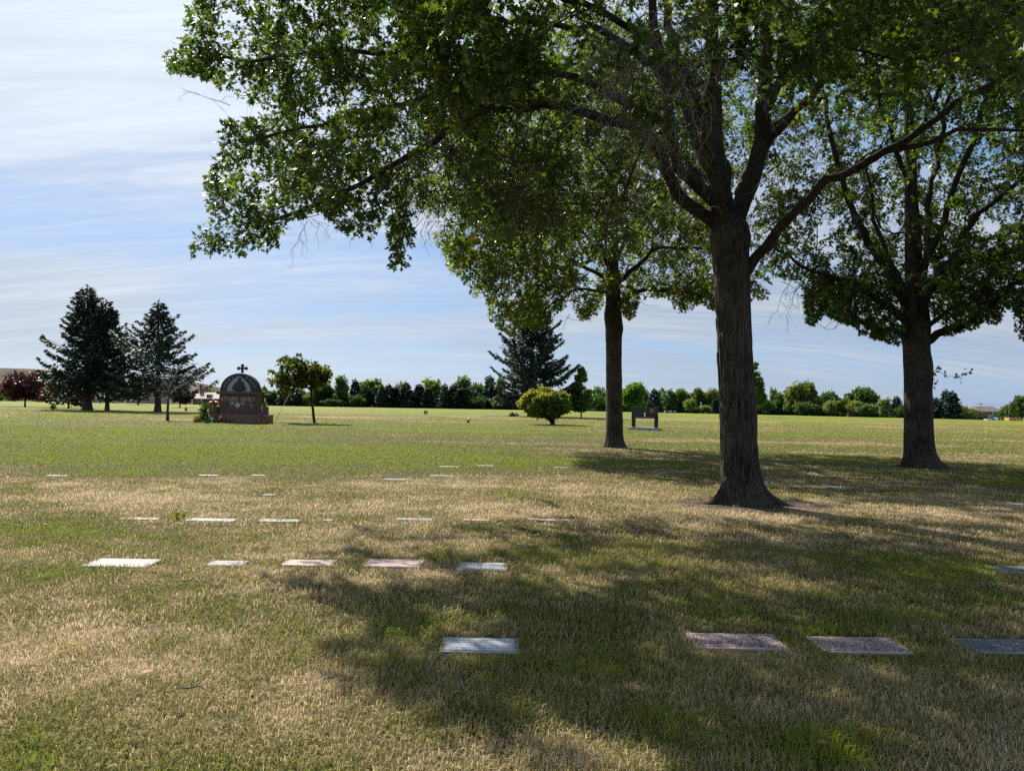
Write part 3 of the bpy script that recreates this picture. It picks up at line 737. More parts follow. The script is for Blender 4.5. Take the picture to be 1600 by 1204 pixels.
def blade_mat():
    m, nt, out = M_new('grass_blade'); L = nt.links.new
    a = nd(nt, 'ShaderNodeAttribute', attribute_name='dry'); r = ramp(nt, TURF_STOPS); L(a.outputs['Fac'], r.inputs[0])
    b = nd(nt, 'ShaderNodeBsdfPrincipled', Roughness=.55); b.inputs['Specular IOR Level'].default_value = .25; L(r.outputs[0], b.inputs['Base Color'])
    t = nd(nt, 'ShaderNodeBsdfTranslucent'); L(r.outputs[0], t.inputs['Color'])
    mx = nd(nt, 'ShaderNodeMixShader'); mx.inputs[0].default_value = .4; L(b.outputs[0], mx.inputs[1]); L(t.outputs[0], mx.inputs[2]); L(mx.outputs[0], out.inputs[0])
    return m
MARKS = []   # (x0, x1, y0, y1) kept free of grass, filled in by the markers below
def make_grass():
    X, Y, Hh, Wd = [], [], [], []
    for d0, d1, n, h, w in ((2.4, 5.2, 125000, .042, .0042), (5.2, 9, 140000, .043, .0056), (9, 15, 125000, .046, .0085), (15, 26, 90000, .05, .012), (26, 42, 70000, .05, .02), (42, 95, 90000, .06, .04)):
        y = np.sqrt(rng.uniform(d0 ** 2, d1 ** 2, n)); x = rng.uniform(-.80, .80, n) * y
        X.append(x); Y.append(y); Hh.append(np.full(n, h)); Wd.append(np.full(n, w))
    x, y, h, w = map(np.concatenate, (X, Y, Hh, Wd))
    d = dry(x, y); dt = dirt(x, y)
    keep = rng.random(len(x)) > dt * .97
    keep &= rng.random(len(x)) < .55 + .6 * fbm(x * 1.6, y * 1.6, 77, 3)
    for x0, x1, y0, y1, am in MARKS:
        keep &= ~((x > x0 + .05 * fbm(x * 7, y * 7, 5, 2)) & (x < x1 - .05 * fbm(x * 7, y * 7, 6, 2)) & (y > y0 + am * sstep(.36, .72, fbm(x * 3.5 + x0, y * 3.5, 7, 3))) & (y < y1))
    x, y, h, w, d = x[keep], y[keep], h[keep], w[keep], d[keep]; n = len(x)
    tuft = fbm(x * 3.5, y * 3.5, 88, 2)
    h = h * rng.uniform(.55, 1.35, n) * (.7 + .7 * tuft) * (1.15 - .3 * d)
    clump = np.exp(-(((x - ground(1300, 1160)[0]) / .16) ** 2 + ((y - ground(1300, 1160)[1]) / .12) ** 2)); h = h * (1 + 1.3 * clump)
    a = rng.uniform(0, 2 * math.pi, n); lean = rng.uniform(.25, 1.25, n)
    hx, hy = np.cos(a), np.sin(a); sx, sy = -hy, hx
    tw = rng.uniform(-.6, .6, n); sx, sy = sx * np.cos(tw) - sy * np.sin(tw), sx * np.sin(tw) + sy * np.cos(tw)
    base = np.stack([x, y, np.full(n, -.012)], 1); side = np.stack([sx, sy, np.zeros(n)], 1) * (w * rng.uniform(.7, 1.3, n))[:, None] * .5
    mid = base + np.stack([hx * lean * h * .3, hy * lean * h * .3, h * .6], 1); tip = base + np.stack([hx * lean * h, hy * lean * h, h * (1.02 - .3 * lean)], 1)
    V = np.stack([base - side, base + side, mid + side * .8, mid - side * .8, tip], 1).reshape(-1, 3)
    k = np.arange(n)[:, None] * 5
    F = np.concatenate([k + 0, k + 1, k + 2, k + 3, k + 3, k + 2, k + 4], 1).ravel(); S = np.tile([4, 3], n)
    dv = np.clip(d + rng.normal(0, .26, n) + .02, 0, 1)
    me = mesh_np('grass', V, F, S, blade_mat(), {'dry': ('FACE', np.repeat(dv, 2))})
    tag(link('grass', me), kind='stuff')

# ------------------------------------------------------------------ flat grave markers
M_WHITE = stone_mat('white_granite', (.17, .178, .19), (.30, .308, .318), 70, .6, .2)
M_PINK = stone_mat('pink_granite', (.27, .18, .165), (.50, .37, .345), 70, .55, .2)
M_GREY = stone_mat('grey_granite', (.13, .135, .145), (.26, .265, .28), 70, .5, .2)
def carved(name, c1, c2, ink, rows):
    """worn carving: rows of short strokes or leafy scrolls, too worn to read"""
    m, nt, out = M_new(name); L = nt.links.new
    tc = nd(nt, 'ShaderNodeTexCoord'); mp = nd(nt, 'ShaderNodeMapping'); mp.inputs['Scale'].default_value = (34, 22, 1) if rows else (17, 17, 1); L(tc.outputs['Object'], mp.inputs[0])
    n = nd(nt, 'ShaderNodeTexNoise', Scale=1.6, Detail=3.0, Distortion=1.6); L(mp.outputs[0], n.inputs['Vector'])
    r1 = ramp(nt, [(.47, (0, 0, 0)), (.5, (1, 1, 1)), (.56, (1, 1, 1)), (.59, (0, 0, 0))]); L(n.outputs[0], r1.inputs[0])
    fac = r1.outputs[0]
    if rows:
        w = nd(nt, 'ShaderNodeTexWave', wave_type='BANDS', bands_direction='Y', Scale=6.0); L(tc.outputs['Object'], w.inputs['Vector'])
        rw = ramp(nt, [(.5, (0, 0, 0)), (.6, (1, 1, 1))]); L(w.outputs[0], rw.inputs[0])
        mu = nd(nt, 'ShaderNodeMath', operation='MULTIPLY'); L(fac, mu.inputs[0]); L(rw.outputs[0], mu.inputs[1]); fac = mu.outputs[0]
    sp = nd(nt, 'ShaderNodeTexNoise', Scale=60.0, Detail=4.0); L(tc.outputs['Object'], sp.inputs['Vector'])
    rs = ramp(nt, [(.35, c1), (.65, c2)]); L(sp.outputs[0], rs.inputs[0])
    mx = nd(nt, 'ShaderNodeMix', data_type='RGBA'); L(fac, mx.inputs[0]); L(rs.outputs[0], mx.inputs[6]); mx.inputs[7].default_value = (*ink, 1)
    b = nd(nt, 'ShaderNodeBsdfPrincipled', Roughness=.8); b.inputs['Specular IOR Level'].default_value = .1; L(mx.outputs[2], b.inputs['Base Color'])
    bp = nd(nt, 'ShaderNodeBump', Strength=.5, Distance=.006, invert=True); L(fac, bp.inputs['Height']); L(bp.outputs[0], b.inputs['Normal'])
    L(b.outputs[0], out.inputs[0]); return m
C_WHITE = carved('worn_pale_carving', (.30, .315, .35), (.47, .49, .53), (.16, .17, .19), True)
C_PINK = carved('worn_pink_carving', (.28, .20, .185), (.48, .37, .345), (.075, .07, .07), False)
C_GREY = carved('worn_grey_carving', (.12, .13, .145), (.22, .23, .25), (.05, .05, .055), False)
GM = 'flat grave markers set in rows in the lawn'
def marker(x0, x1, y0, y1, tone, label, panel=0, depth=None, sunk=0.0):
    """photo corners of the visible top face"""
    a, c = ground(x0, (y0 + y1) / 2), ground(x1, (y0 + y1) / 2)
    near, far = ground((x0 + x1) / 2, y1)[1], ground((x0 + x1) / 2, y0)[1]
    w = c[0] - a[0]; dp = depth or min(max(far - near, .24), .36)
    cx, cy = (a[0] + c[0]) / 2, near + dp / 2 if y1 - y0 > 5 else (a[1] + c[1]) / 2
    dp = dp if y1 > 820 else dp * .62
    st = {'w': (M_WHITE, C_WHITE), 'p': (M_PINK, C_PINK), 'g': (M_GREY, C_GREY)}[tone]
    root = thing('grave_marker', (cx, cy, 0), label, 'grave marker', GM)
    mb = MB(); mb.box((0, 0, -.052 - sunk), (w, dp, .11), .005); mb.build('slab', st[0], root)
    if panel:
        mb = MB(); mb.box((0, 0, .002 - sunk), (w - .06, dp - .06, .010), .004); mb.build('panel', st[1], root)
    cl, am = (.10, .07) if y1 > 985 else (.05, .16) if y1 > 860 else (.02, .25)
    MARKS.append((cx - w / 2 + .008, cx + w / 2 - .008, cy - dp / 2 - cl, cy + dp / 2 + .03, am))
for q in [(688, 811, 1001, 1019, 'w', 'pale blue-grey marker with rows of worn carving, left end of the nearest row', 1, .31),
          (1080, 1220, 989, 1013, 'p', 'pink granite flat marker with a lighter border, nearest row, left one of the pink pair', 1, .34),
          (1275, 1408, 994, 1019, 'p', 'pink granite marker of the nearest row, between its twin and the dark grey one', 1, .34),
          (1502, 1642, 999, 1020, 'g', 'dark grey flat marker at the right edge of the nearest row', 1, .31),
          (140, 244, 872, 885, 'w', 'bright white flat marker at the left end of the second row', 0, .36),
          (326, 384, 876, 883, 'w', 'white marker half grown over, right of the bright white one in the second row', 0, .22),
          (443, 523, 874, 883, 'p', 'long pinkish grey marker in the middle of the second row, near edge under turf', 0, .26),
          (570, 661, 871, 885, 'p', 'pinkish flat marker with a clean dark right end, at the edge of the big shadow', 0, .36),
          (714, 793, 877, 890, 'w', 'mottled pale flat marker in dappled shade, right end of the second row', 1, .34),
          (1555, 1665, 884, 895, 'g', 'grey flat marker with a white border cut by the right edge of the photo', 1, .34),
          (187, 250, 807, 812, 'p', 'thin pinkish flat marker, left one of the third row', 0, .26),
          (294, 372, 806, 815, 'w', 'widest white flat marker of the third row, beside a yellow weed', 0, .36),
          (406, 471, 808, 816, 'w', 'white flat marker of the third row, third from its left end', 0, .36),
          (505, 520, 810, 814, 'w', 'tiny bit of a nearly buried marker, third row, right of the white pair', 0, .2),
          (620, 677, 807, 813, 'w', 'pale flat marker in dry grass near the middle of the third row', 0, .26),
          (724, 766, 809, 814, 'p', 'faint flat marker nearly hidden in straw-coloured grass of the third row', 0, .22),
          (824, 890, 807, 814, 'p', 'pinkish flat marker at the right end of the third row, left of the big oak', 0, .3),
          (82, 116, 738, 744, 'w', 'white marker with red beside it, in the bright green turf far left', 0, .3),
          (310, 342, 740, 744, 'p', 'low brownish marker along the lower edge of the bright green turf', 0, .3),
          (392, 414, 740, 744, 'w', 'short white marker just right of the low brownish one by the bright green turf', 0, .3),
          (673, 712, 738, 744, 'w', 'white flat marker on the lush green patch left of the back oak, nearer one', 0, .4),
          (598, 636, 746, 751, 'w', 'bluish white marker left of the lush green patch', 0, .4),
          (686, 718, 726, 731, 'p', 'pale pink marker on the far side of the lush green patch', 0, .4),
          (744, 772, 725, 729, 'p', 'small pinkish marker at the right end of the lush green patch', 0, .4),
          (410, 432, 770, 775, 'w', 'small white marker with dark soil behind it in the dry strip at left', 0, .3),
          (866, 888, 728, 732, 'w', 'small white marker in the shade left of the back oak', 0, .4),
          (1285, 1325, 756, 762, 'w', 'white flat marker in the shade between the largest oak and the right oak', 0, .5),
          (1551, 1612, 782, 789, 'w', 'white flat marker in shade below the right oak, cut by the right edge', 0, .4)]:
    marker(*q)

# ------------------------------------------------------------------ small things on the grass
M_LEAF = plain('fallen_leaf', (.30, .15, .08), .8, 0, .3)
def fallen(px, py, s, label, same=None):
    g = ground(px, py); mb = MB()
    vs = []
    for u_, v_ in STAR: vs.append(((u_ - .5) * s, v_ * s, .03 + .25 * s * abs(v_) + .1 * s * u_))
    mb.add(vs, [list(range(len(vs)))]); o = mb.build('fallen_leaf', M_LEAF)
    o.location = g; o.rotation_euler = (random.uniform(-.3, .3), random.uniform(-.3, .3), random.uniform(0, 6)); tag(o, label, 'leaf', 'fallen brown oak leaves')
fallen(232, 1056, .10, 'brown curled oak leaf lying on dry grass at lower left')
for px, py in ((70, 822), (483, 846), (832, 837), (834, 798), (1283, 1168), (1262, 952), (714, 1090), (397, 836)):
    fallen(px, py, .07, 'small brown fallen leaf resting in the dry lawn')
M_YEL = plain('yellow_petal', (.70, .60, .12), .6); M_STEM = plain('stem', (.07, .13, .03), .7)
for px, py in ((1244, 934), (1255, 928), (1265, 937), (1270, 951), (1274, 945)):
    g = ground(px, py); r = thing('wild_flower', g, 'tiny yellow wild flower in the green shade in front of the big oak', 'flower', 'yellow wild flowers'); mb = MB()
    mb.tube([(0, 0, 0), (.006, 0, .05), (.0, .004, .085)], .0018, 4); mb.build('stem', M_STEM, r)
    mb = MB()
    for k in range(6):
        a = k * math.pi / 3; mb.add([(0, 0, .086), (.012 * math.cos(a - .35), .012 * math.sin(a - .35), .092), (.019 * math.cos(a), .019 * math.sin(a), .094), (.012 * math.cos(a + .35), .012 * math.sin(a + .35), .092)], [[0, 1, 2, 3]])
    mb.build('petals', M_YEL, r)
def weed():
    g = ground(276, 811); r = thing('weed', g, 'low yellow-green weed beside the widest white marker of the third row', 'weed'); n = 90
    c = np.stack([rng.normal(0, .07, n), rng.normal(0, .05, n), rng.uniform(.01, .07, n)], 1) + g
    crown_from([(c, rdir(n) + [0, 0, .6], rdir(n), rng.uniform(.03, .055, n), rng.uniform(.2, .7, n), RHOMB)], 'leaves', SHRUB, r, g)
weed()
for px, py, l, lb in ((292, 915, .22, 'short dark twig lying in the dry grass at lower left'), (300, 1086, .16, 'small dark twig near the bottom left, below the brown curled leaf')):
    g = ground(px, py); mb = MB(); mb.tube([(-l / 2, .01, .035), (-l * .1, -.01, .045), (l * .2, .01, .05), (l / 2, -.015, .04)], [.003, .005, .004, .002], 5); mb.tube([(l * .05, 0, .047), (l * .2, .05, .06)], [.003, .0015], 4)
    o = mb.build('fallen_twig', TWIG); o.location = g; tag(o, lb, 'twig', 'fallen twigs')
make_grass()
# ================================================================== conifers and small trees of the middle distance
def spruce_arrays(H, Rr, h0, seed, ncards=60, card=(.30, .13), whorl=.42, irr=.25, pw=.85):
    """needle cards of a spruce whose base is at the origin; returns frames and branch tubes"""
    rs = np.random.default_rng(seed); C, A, Nn, Sz = [], [], [], []; mb = MB()
    z = h0
    while z < H - .3:
        f = 1 - (z - h0) / (H - h0)
        nb = int(rs.integers(5, 8)) if f > .12 else 4
        a0 = rs.uniform(0, 6.28)
        for b in range(nb):
            a = a0 + 6.283 * b / nb + rs.normal(0, .25); L = Rr * (f ** pw) * rs.uniform(1 - irr, 1 + irr * .7) * (1 + .12 * math.sin(a * 2 + z * .8)) + .25
            d = np.array([math.cos(a), math.sin(a), 0]); sd = np.array([-d[1], d[0], 0])
            rise = rs.uniform(-.05, .30) + (1 - f) * .32 - .12 * f
            n = max(5, int(ncards * L / Rr)); t = np.sqrt(rs.uniform(.03, 1, n))
            zz = z + rs.uniform(-.15, .15)
            pos = d * (t * L)[:, None]; pos[:, 2] = zz + L * (rise * t - .42 * t * (1 - t)) + .10 * L * t ** 3
            w = rs.normal(0, 1, n) * .20 * L * (1.1 - t) ** .6 * .7
            pos += sd * w[:, None]; pos[:, 2] -= np.abs(w) * .18 + np.abs(rs.normal(0, .09, n))
            ax = d * rs.uniform(.35, 1, n)[:, None] + sd * (np.sign(w) * rs.uniform(.1, .9, n))[:, None] + np.array([0, 0, -.22]) + rs.normal(0, .22, (n, 3))
            C.append(pos); A.append(ax); Nn.append(np.array([0, 0, 1.]) + rs.normal(0, .55, (n, 3))); Sz.append(rs.uniform(.7, 1.35, n) * card[0])
            if Rr > 2.4: mb.tube([(0, 0, zz), d * L * .5 + [0, 0, zz + L * (rise * .5 - .1)], d * L * .9 + [0, 0, zz + L * (rise * .9 + .02)]], [.05 * f + .015, .025, .008], 3, False)
        z += whorl * rs.uniform(.7, 1.2) * (.55 + .45 * f)
    n = 14; pos = np.zeros((n, 3)); pos[:, 2] = np.linspace(H - .9, H, n); C.append(pos); A.append(rs.normal(0, .5, (n, 3)) + [0, 0, .7]); Nn.append(rs.normal(0, 1, (n, 3))); Sz.append(np.full(n, card[0] * .8))
    return np.concatenate(C), np.concatenate(A), np.concatenate(Nn), np.concatenate(Sz), mb
NEEDLE = np.array([(0, .10), (.25, .22), (.6, .20), (1, .02), (.95, -.04), (.55, -.22), (.2, -.18)])
def spruce_tree(px, D, ytop, rad, h0, label, seed, bole, n=75, lean=0.0, pw=.85, irr=.40, base=None, low=None, card=(.42, .2)):
    b = at(px, D) if base is None else base
    H = hgt(px, ytop, D)
    root = thing('spruce_tree', b, label, 'tree', 'big spruces standing on the lawn')
    c, a, nr, sz, mb = spruce_arrays(H, rad, h0, seed, n, card, .5, irr, pw)
    k = c[:, 2] / H; c = c + np.stack([lean * k * H, 0 * k, 0 * k], 1)
    ti = np.clip(np.random.default_rng(seed).normal(.45, .25, len(c)), 0, 1)
    crown_from([(c, a, nr, sz, ti, NEEDLE)], 'crown', SPRUCE, root, np.zeros(3))
    t = MB(); t.tube([(lean * 0, 0, -.2), (0, 0, .15), (.02 * H * lean, 0, .9), (lean * H * .3, 0, H * .3), (lean * H * .7, 0, H * .7), (lean * H, 0, H - .3)], [bole * 1.7, bole * 1.25, bole, bole * .75, bole * .35, .02], 12)
    t.build('trunk', SBARK, root)
    if mb.n: mb.build('branches', SBARK, root)
    return root
spruce_tree(137, 94, 445, 5.4, 2.3, 'tallest spruce at far left, thick slanting bole, dense dark crown above a maroon tree', 31, .52, 150, -.03)
spruce_tree(168, 93, 468, 3.9, 3.4, 'narrower spruce merging with the tallest one at far left, slim straight bole', 32, .24, 120, -.04)
spruce_tree(247, 90, 469, 6.6, 2.6, 'spruce with ragged spreading branches and pointed top, just left of the domed monument', 33, .36, 165, -.02, 1.15, .5)
spruce_tree(829, 104, 450, 6.0, 2.2, 'wide spruce in the middle distance, top behind the back oak, foot behind the yellowing bush', 34, .4, 205, 0, .8, .45)

def leafy(name, b, lobes, n, size, mat, parent, seed, shell=.55, shape=BLOB, flat=.8, up=.8):
    rs = np.random.default_rng(seed); C, T = [], []
    tot = sum(l[3] ** 2 for l in lobes)
    for x, y, z, r in lobes:
        k = int(n * r * r / tot); v = unit(rs.normal(size=(k, 3))); q = (shell ** 3 + (1 - shell ** 3) * rs.random(k)) ** (1 / 3)
        bump = 1 + .25 * np.sin(v[:, 0] * 7 + x * 3) * np.sin(v[:, 1] * 6 + z * 2) + .15 * np.sin(v[:, 2] * 9 + y)
        q = q * rs.uniform(.8, 1.28, k); C.append(np.array([x, y, z]) + v * (q * r * bump)[:, None] * [1, 1, flat]); T.append(np.clip(rs.normal(.45, .2, k) + rs.normal(0, .12), 0, 1))
    C = np.concatenate(C); T = np.concatenate(T); n = len(C)
    k = C[:, 2] > .25
    ax = unit(rs.normal(size=(n, 3)) + [0, 0, -.15]); nr = unit(rs.normal(size=(n, 3)) * .8 + [0, 0, up])
    return crown_from([(C[k], ax[k], nr[k], rs.uniform(size[0], size[1], n)[k], T[k], shape)], name, mat, parent, np.zeros(3))
def lobes_ell(cz, rx, rz, k, seed, r=(.32, .5), top=1.0):
    rs = np.random.default_rng(seed); out = [(0, 0, cz, rx * .55)]
    for i in range(k):
        v = rs.normal(size=3); v /= np.linalg.norm(v); q = rs.uniform(.45, .8)
        wid = 1.0 if v[2] < 0 else 1 - (1 - top) * v[2]
        out.append((v[0] * rx * q * wid, v[1] * rx * q * wid, cz + v[2] * rz * q, rx * rs.uniform(*r)))
    return out
def fork_trunk(mb, h1, H, r, n, spread, seed, bend=(0, 0)):
    rs = random.Random(seed)
    mb.tube([(0, 0, -.1), (0, 0, .08), (bend[0] * .4, bend[1] * .4, h1 * .5), (bend[0], bend[1], h1)], [r * 1.5, r * 1.1, r * .95, r * .85], 9)
    for k in range(n):
        a = 6.28 * k / n + rs.uniform(-.4, .4); s = spread * rs.uniform(.5, 1)
        e = np.array([bend[0] + s * math.cos(a), bend[1] + s * math.sin(a), H * rs.uniform(.75, 1)])
        m = np.array([bend[0], bend[1], h1]) * .5 + e * .5 + np.array([0, 0, -.1 * H]); 
        mb.tube([(bend[0], bend[1], h1 - .05), m, e], [r * .6, r * .35, r * .1], 5, False)
        for j in range(3):
            e2 = e + np.array([rs.uniform(-.5, .5) * s, rs.uniform(-.5, .5) * s, rs.uniform(0, .12) * H]); mb.tube([m * .6 + e * .4, (m + e2) / 2 + [0, 0, .05], e2], [r * .22, r * .13, r * .05], 4, False)

def red_tree(px, ybase, ytop, wpx, label, seed, h1f=.22):
    g = ground(px, ybase); D = g[1]; H = hgt(px, ytop, D); rx = wpx / FPX * D / 2
    root = thing('maroon_tree', g, label, 'tree', 'small maroon-leaved trees')
    h1 = H * h1f; cz = h1 + (H - h1) * .45
    leafy('crown', g, lobes_ell(cz, rx, (H - h1) * .52, 22, seed, (.30, .46), .75), 5200, (.22, .42), REDLEAF, root, seed)
    mb = MB(); fork_trunk(mb, h1 + .2, cz, .13, 5, rx * .5, seed); mb.build('trunk', SBARK, root)
red_tree(39, 635.5, 580, 64, 'round maroon-leaved tree at the far left edge on a short dark trunk', 41)
red_tree(107, 637.5, 594, 72, 'low maroon-leaved tree under the tallest spruce at far left', 42)
red_tree(281, 636.5, 606, 36, 'small maroon-leaved tree in front of the pink-roofed house', 43, .3)

def small_tree():
    g = ground(491, 660.5); D = g[1]; root = thing('small_tree', g, 'small loose-crowned tree on a thin curved trunk, right of the domed monument', 'tree')
    s = Skel(); W = lambda px, py, dd=0: P(px, py, D + dd) - g
    tr = s.path([np.zeros(3), W(489, 640), W(487, 622), W(486, 612)], None, .11, .09, 1, .3, .01, False)
    for l in ([W(478, 600), W(462, 590, .4), W(440, 578)], [W(484, 598), W(476, 580, -.4), W(462, 560)], [W(490, 600), W(500, 588, .5), W(514, 580)], [W(488, 596, .3), W(488, 578), W(486, 560)], [W(480, 606, -.5), W(456, 602, -.6), W(434, 598)]):
        s.path(l, tr[-1], .05, .015, 1, .3, .03)
    A = []
    for _ in range(190):
        q = rng.random()
        px, py, rx_, ry_ = [(455, 566, 22, 10), (440, 590, 14, 10), (475, 578, 22, 16), (505, 580, 15, 9), (448, 606, 10, 5), (465, 596, 20, 10), (495, 595, 12, 7), (488, 584, 14, 12), (472, 590, 14, 10)][int(q * 9)]
        A.append(P(px + rng.normal() * rx_ * .5, py + rng.normal() * ry_ * .5, D + rng.normal() * .8) - g)
    ends = s.grow(A, (0., 0.), .25); s.radii(.008)
    s.build(None, LIMB, root, 'trunk')
    V, F, lp, ax, nr, ti = twigs_and_leaves(ends, 4, .45, 9, lambda q: np.ones(len(q), bool), (0., 0.))
    crown_from([(lp, ax, nr, rng.uniform(.13, .24, len(lp)), ti, BLOB)], 'crown', SMALL, root, np.zeros(3))
small_tree()

def bare_tree():
    g = ground(262, 657); D = g[1]; root = thing('bare_tree', g, 'small leafless tree with pale thin branches in front of the ragged spruce', 'tree'); mb = MB()
    W = lambda px, py, dd=0: P(px, py, D + dd) - g
    mb.tube([np.array([0, 0, -.1]), W(262, 640), W(263, 625), W(266, 605)], [.13, .10, .09, .06], 8); mb.build('trunk', SBARK, root)
    mb = MB()
    for l in ([(264, 622), (258, 612), (252, 600)], [(265, 615), (262, 600), (255, 585), (242, 572)], [(266, 605), (272, 590), (280, 575), (300, 568), (318, 586)], [(266, 605), (264, 585), (266, 570)], [(264, 618), (276, 606), (290, 598), (310, 590)], [(266, 606), (250, 590), (232, 580)], [(263, 628), (257, 620), (255, 612)]):
        pts = [W(a, b_, random.uniform(-.3, .3)) for a, b_ in l]; mb.tube(pts, [.045 - .035 * i / len(pts) for i in range(len(pts))], 4, False)
        for q in pts[1:]:
            for _ in range(4): hang_twigs(mb, q, random.uniform(.4, .9), 1, np.array([random.gauss(0, .8), random.gauss(0, .8), random.gauss(.3, .4)]), .014)
    mb.build('branches', DEAD, root)
bare_tree()

def yellow_bush():
    g = ground(864, 663); D = g[1]; root = thing('bush', g, 'round bush turning yellow on top, many stems, in front of the wide spruce', 'bush'); rs = np.random.default_rng(5)
    c = g[0]; L_ = []
    while len(L_) < 120:
        x, y, z = rs.uniform(-2.1, 2.1), rs.uniform(-1.8, 1.8), rs.uniform(.55, 3.0)
        if (x / 2.1) ** 2 + (y / 1.8) ** 2 + ((z - 1.45) / 1.5) ** 2 > 1 or math.hypot(x, y) > .35 + (z - .3) * 1.55: continue
        L_.append((x - .62 * min(1, z / 1.4), y, z, rs.uniform(.3, .45)))
    lv = leafy('leaves', g, L_, 26000, (.10, .20), SHRUB, root, 5, .2)
    ta = lv.data.attributes['tint'].data; n_ = len(ta); tv = np.zeros(n_, np.float32); ta.foreach_get('value', tv); pc = np.zeros(n_ * 3, np.float32); lv.data.polygons.foreach_get('center', pc); pc = pc.reshape(-1, 3)
    ta.foreach_set('value', np.clip(tv * .7 - .04 + .58 * sstep(1.3, 3.0, pc[:, 2] - .35 * (pc[:, 0] + .6)), 0, 1).astype(np.float32))
    mb = MB()
    for i in range(22):
        a = rs.uniform(0, 6.28); q = rs.uniform(.5, 1.9); e = np.array([-.5 + q * math.cos(a), q * math.sin(a), rs.uniform(1.2, 2.4)])
        mb.tube([(rs.uniform(-.2, .2), rs.uniform(-.2, .2), -.05), e * [.35, .35, .45], e], [.035, .025, .01], 4, False)
    mb.build('stems', LIMB, root)
yellow_bush()

def young_tree(px, ybase, ytop, wpx, label, seed, h1f=.13):
    g = ground(px, ybase); D = g[1]; H = hgt(px, ytop, D); rx = wpx / FPX * D / 2
    root = thing('young_tree', g, label, 'tree'); h1 = H * h1f; rs = np.random.default_rng(seed); lob = []
    for i in range(34):
        f = rs.random(); a = rs.uniform(0, 6.28); w = rx * (1 - f ** 1.6) ** .8 * (.55 + .45 * min(1, f / .12)); lob.append((w * .7 * math.cos(a), w * .7 * math.sin(a), h1 + .35 + f * (H - h1 - .6), rx * (.46 - .24 * f)))
    leafy('crown', g, lob, 5600, (.2, .38), YOUNG, root, seed)
    mb = MB(); fork_trunk(mb, h1 + .3, H * .8, .10, 4, rx * .3, seed); mb.build('trunk', SBARK, root)
young_tree(908, 652, 574, 36, 'young bright green oval tree on a thin stem, right of the yellowing bush', 51)
young_tree(1180, 651, 566, 32, 'tall young green tree half hidden behind the trunk of the largest oak', 52)
def dense_tree():
    D = 150; g = at(988, D); H = hgt(988, 593, D); root = thing('dense_tree', g, 'dark dense rounded tree behind the granite bench stone', 'tree')
    leafy('crown', g, lobes_ell(H * .55, 2.3, H * .42, 22, 55, (.4, .55), .85), 5200, (.3, .55), YOUNG, root, 55)
    mb = MB(); fork_trunk(mb, 1.0, H * .6, .16, 4, 1, 55); mb.build('trunk', SBARK, root)
dense_tree()

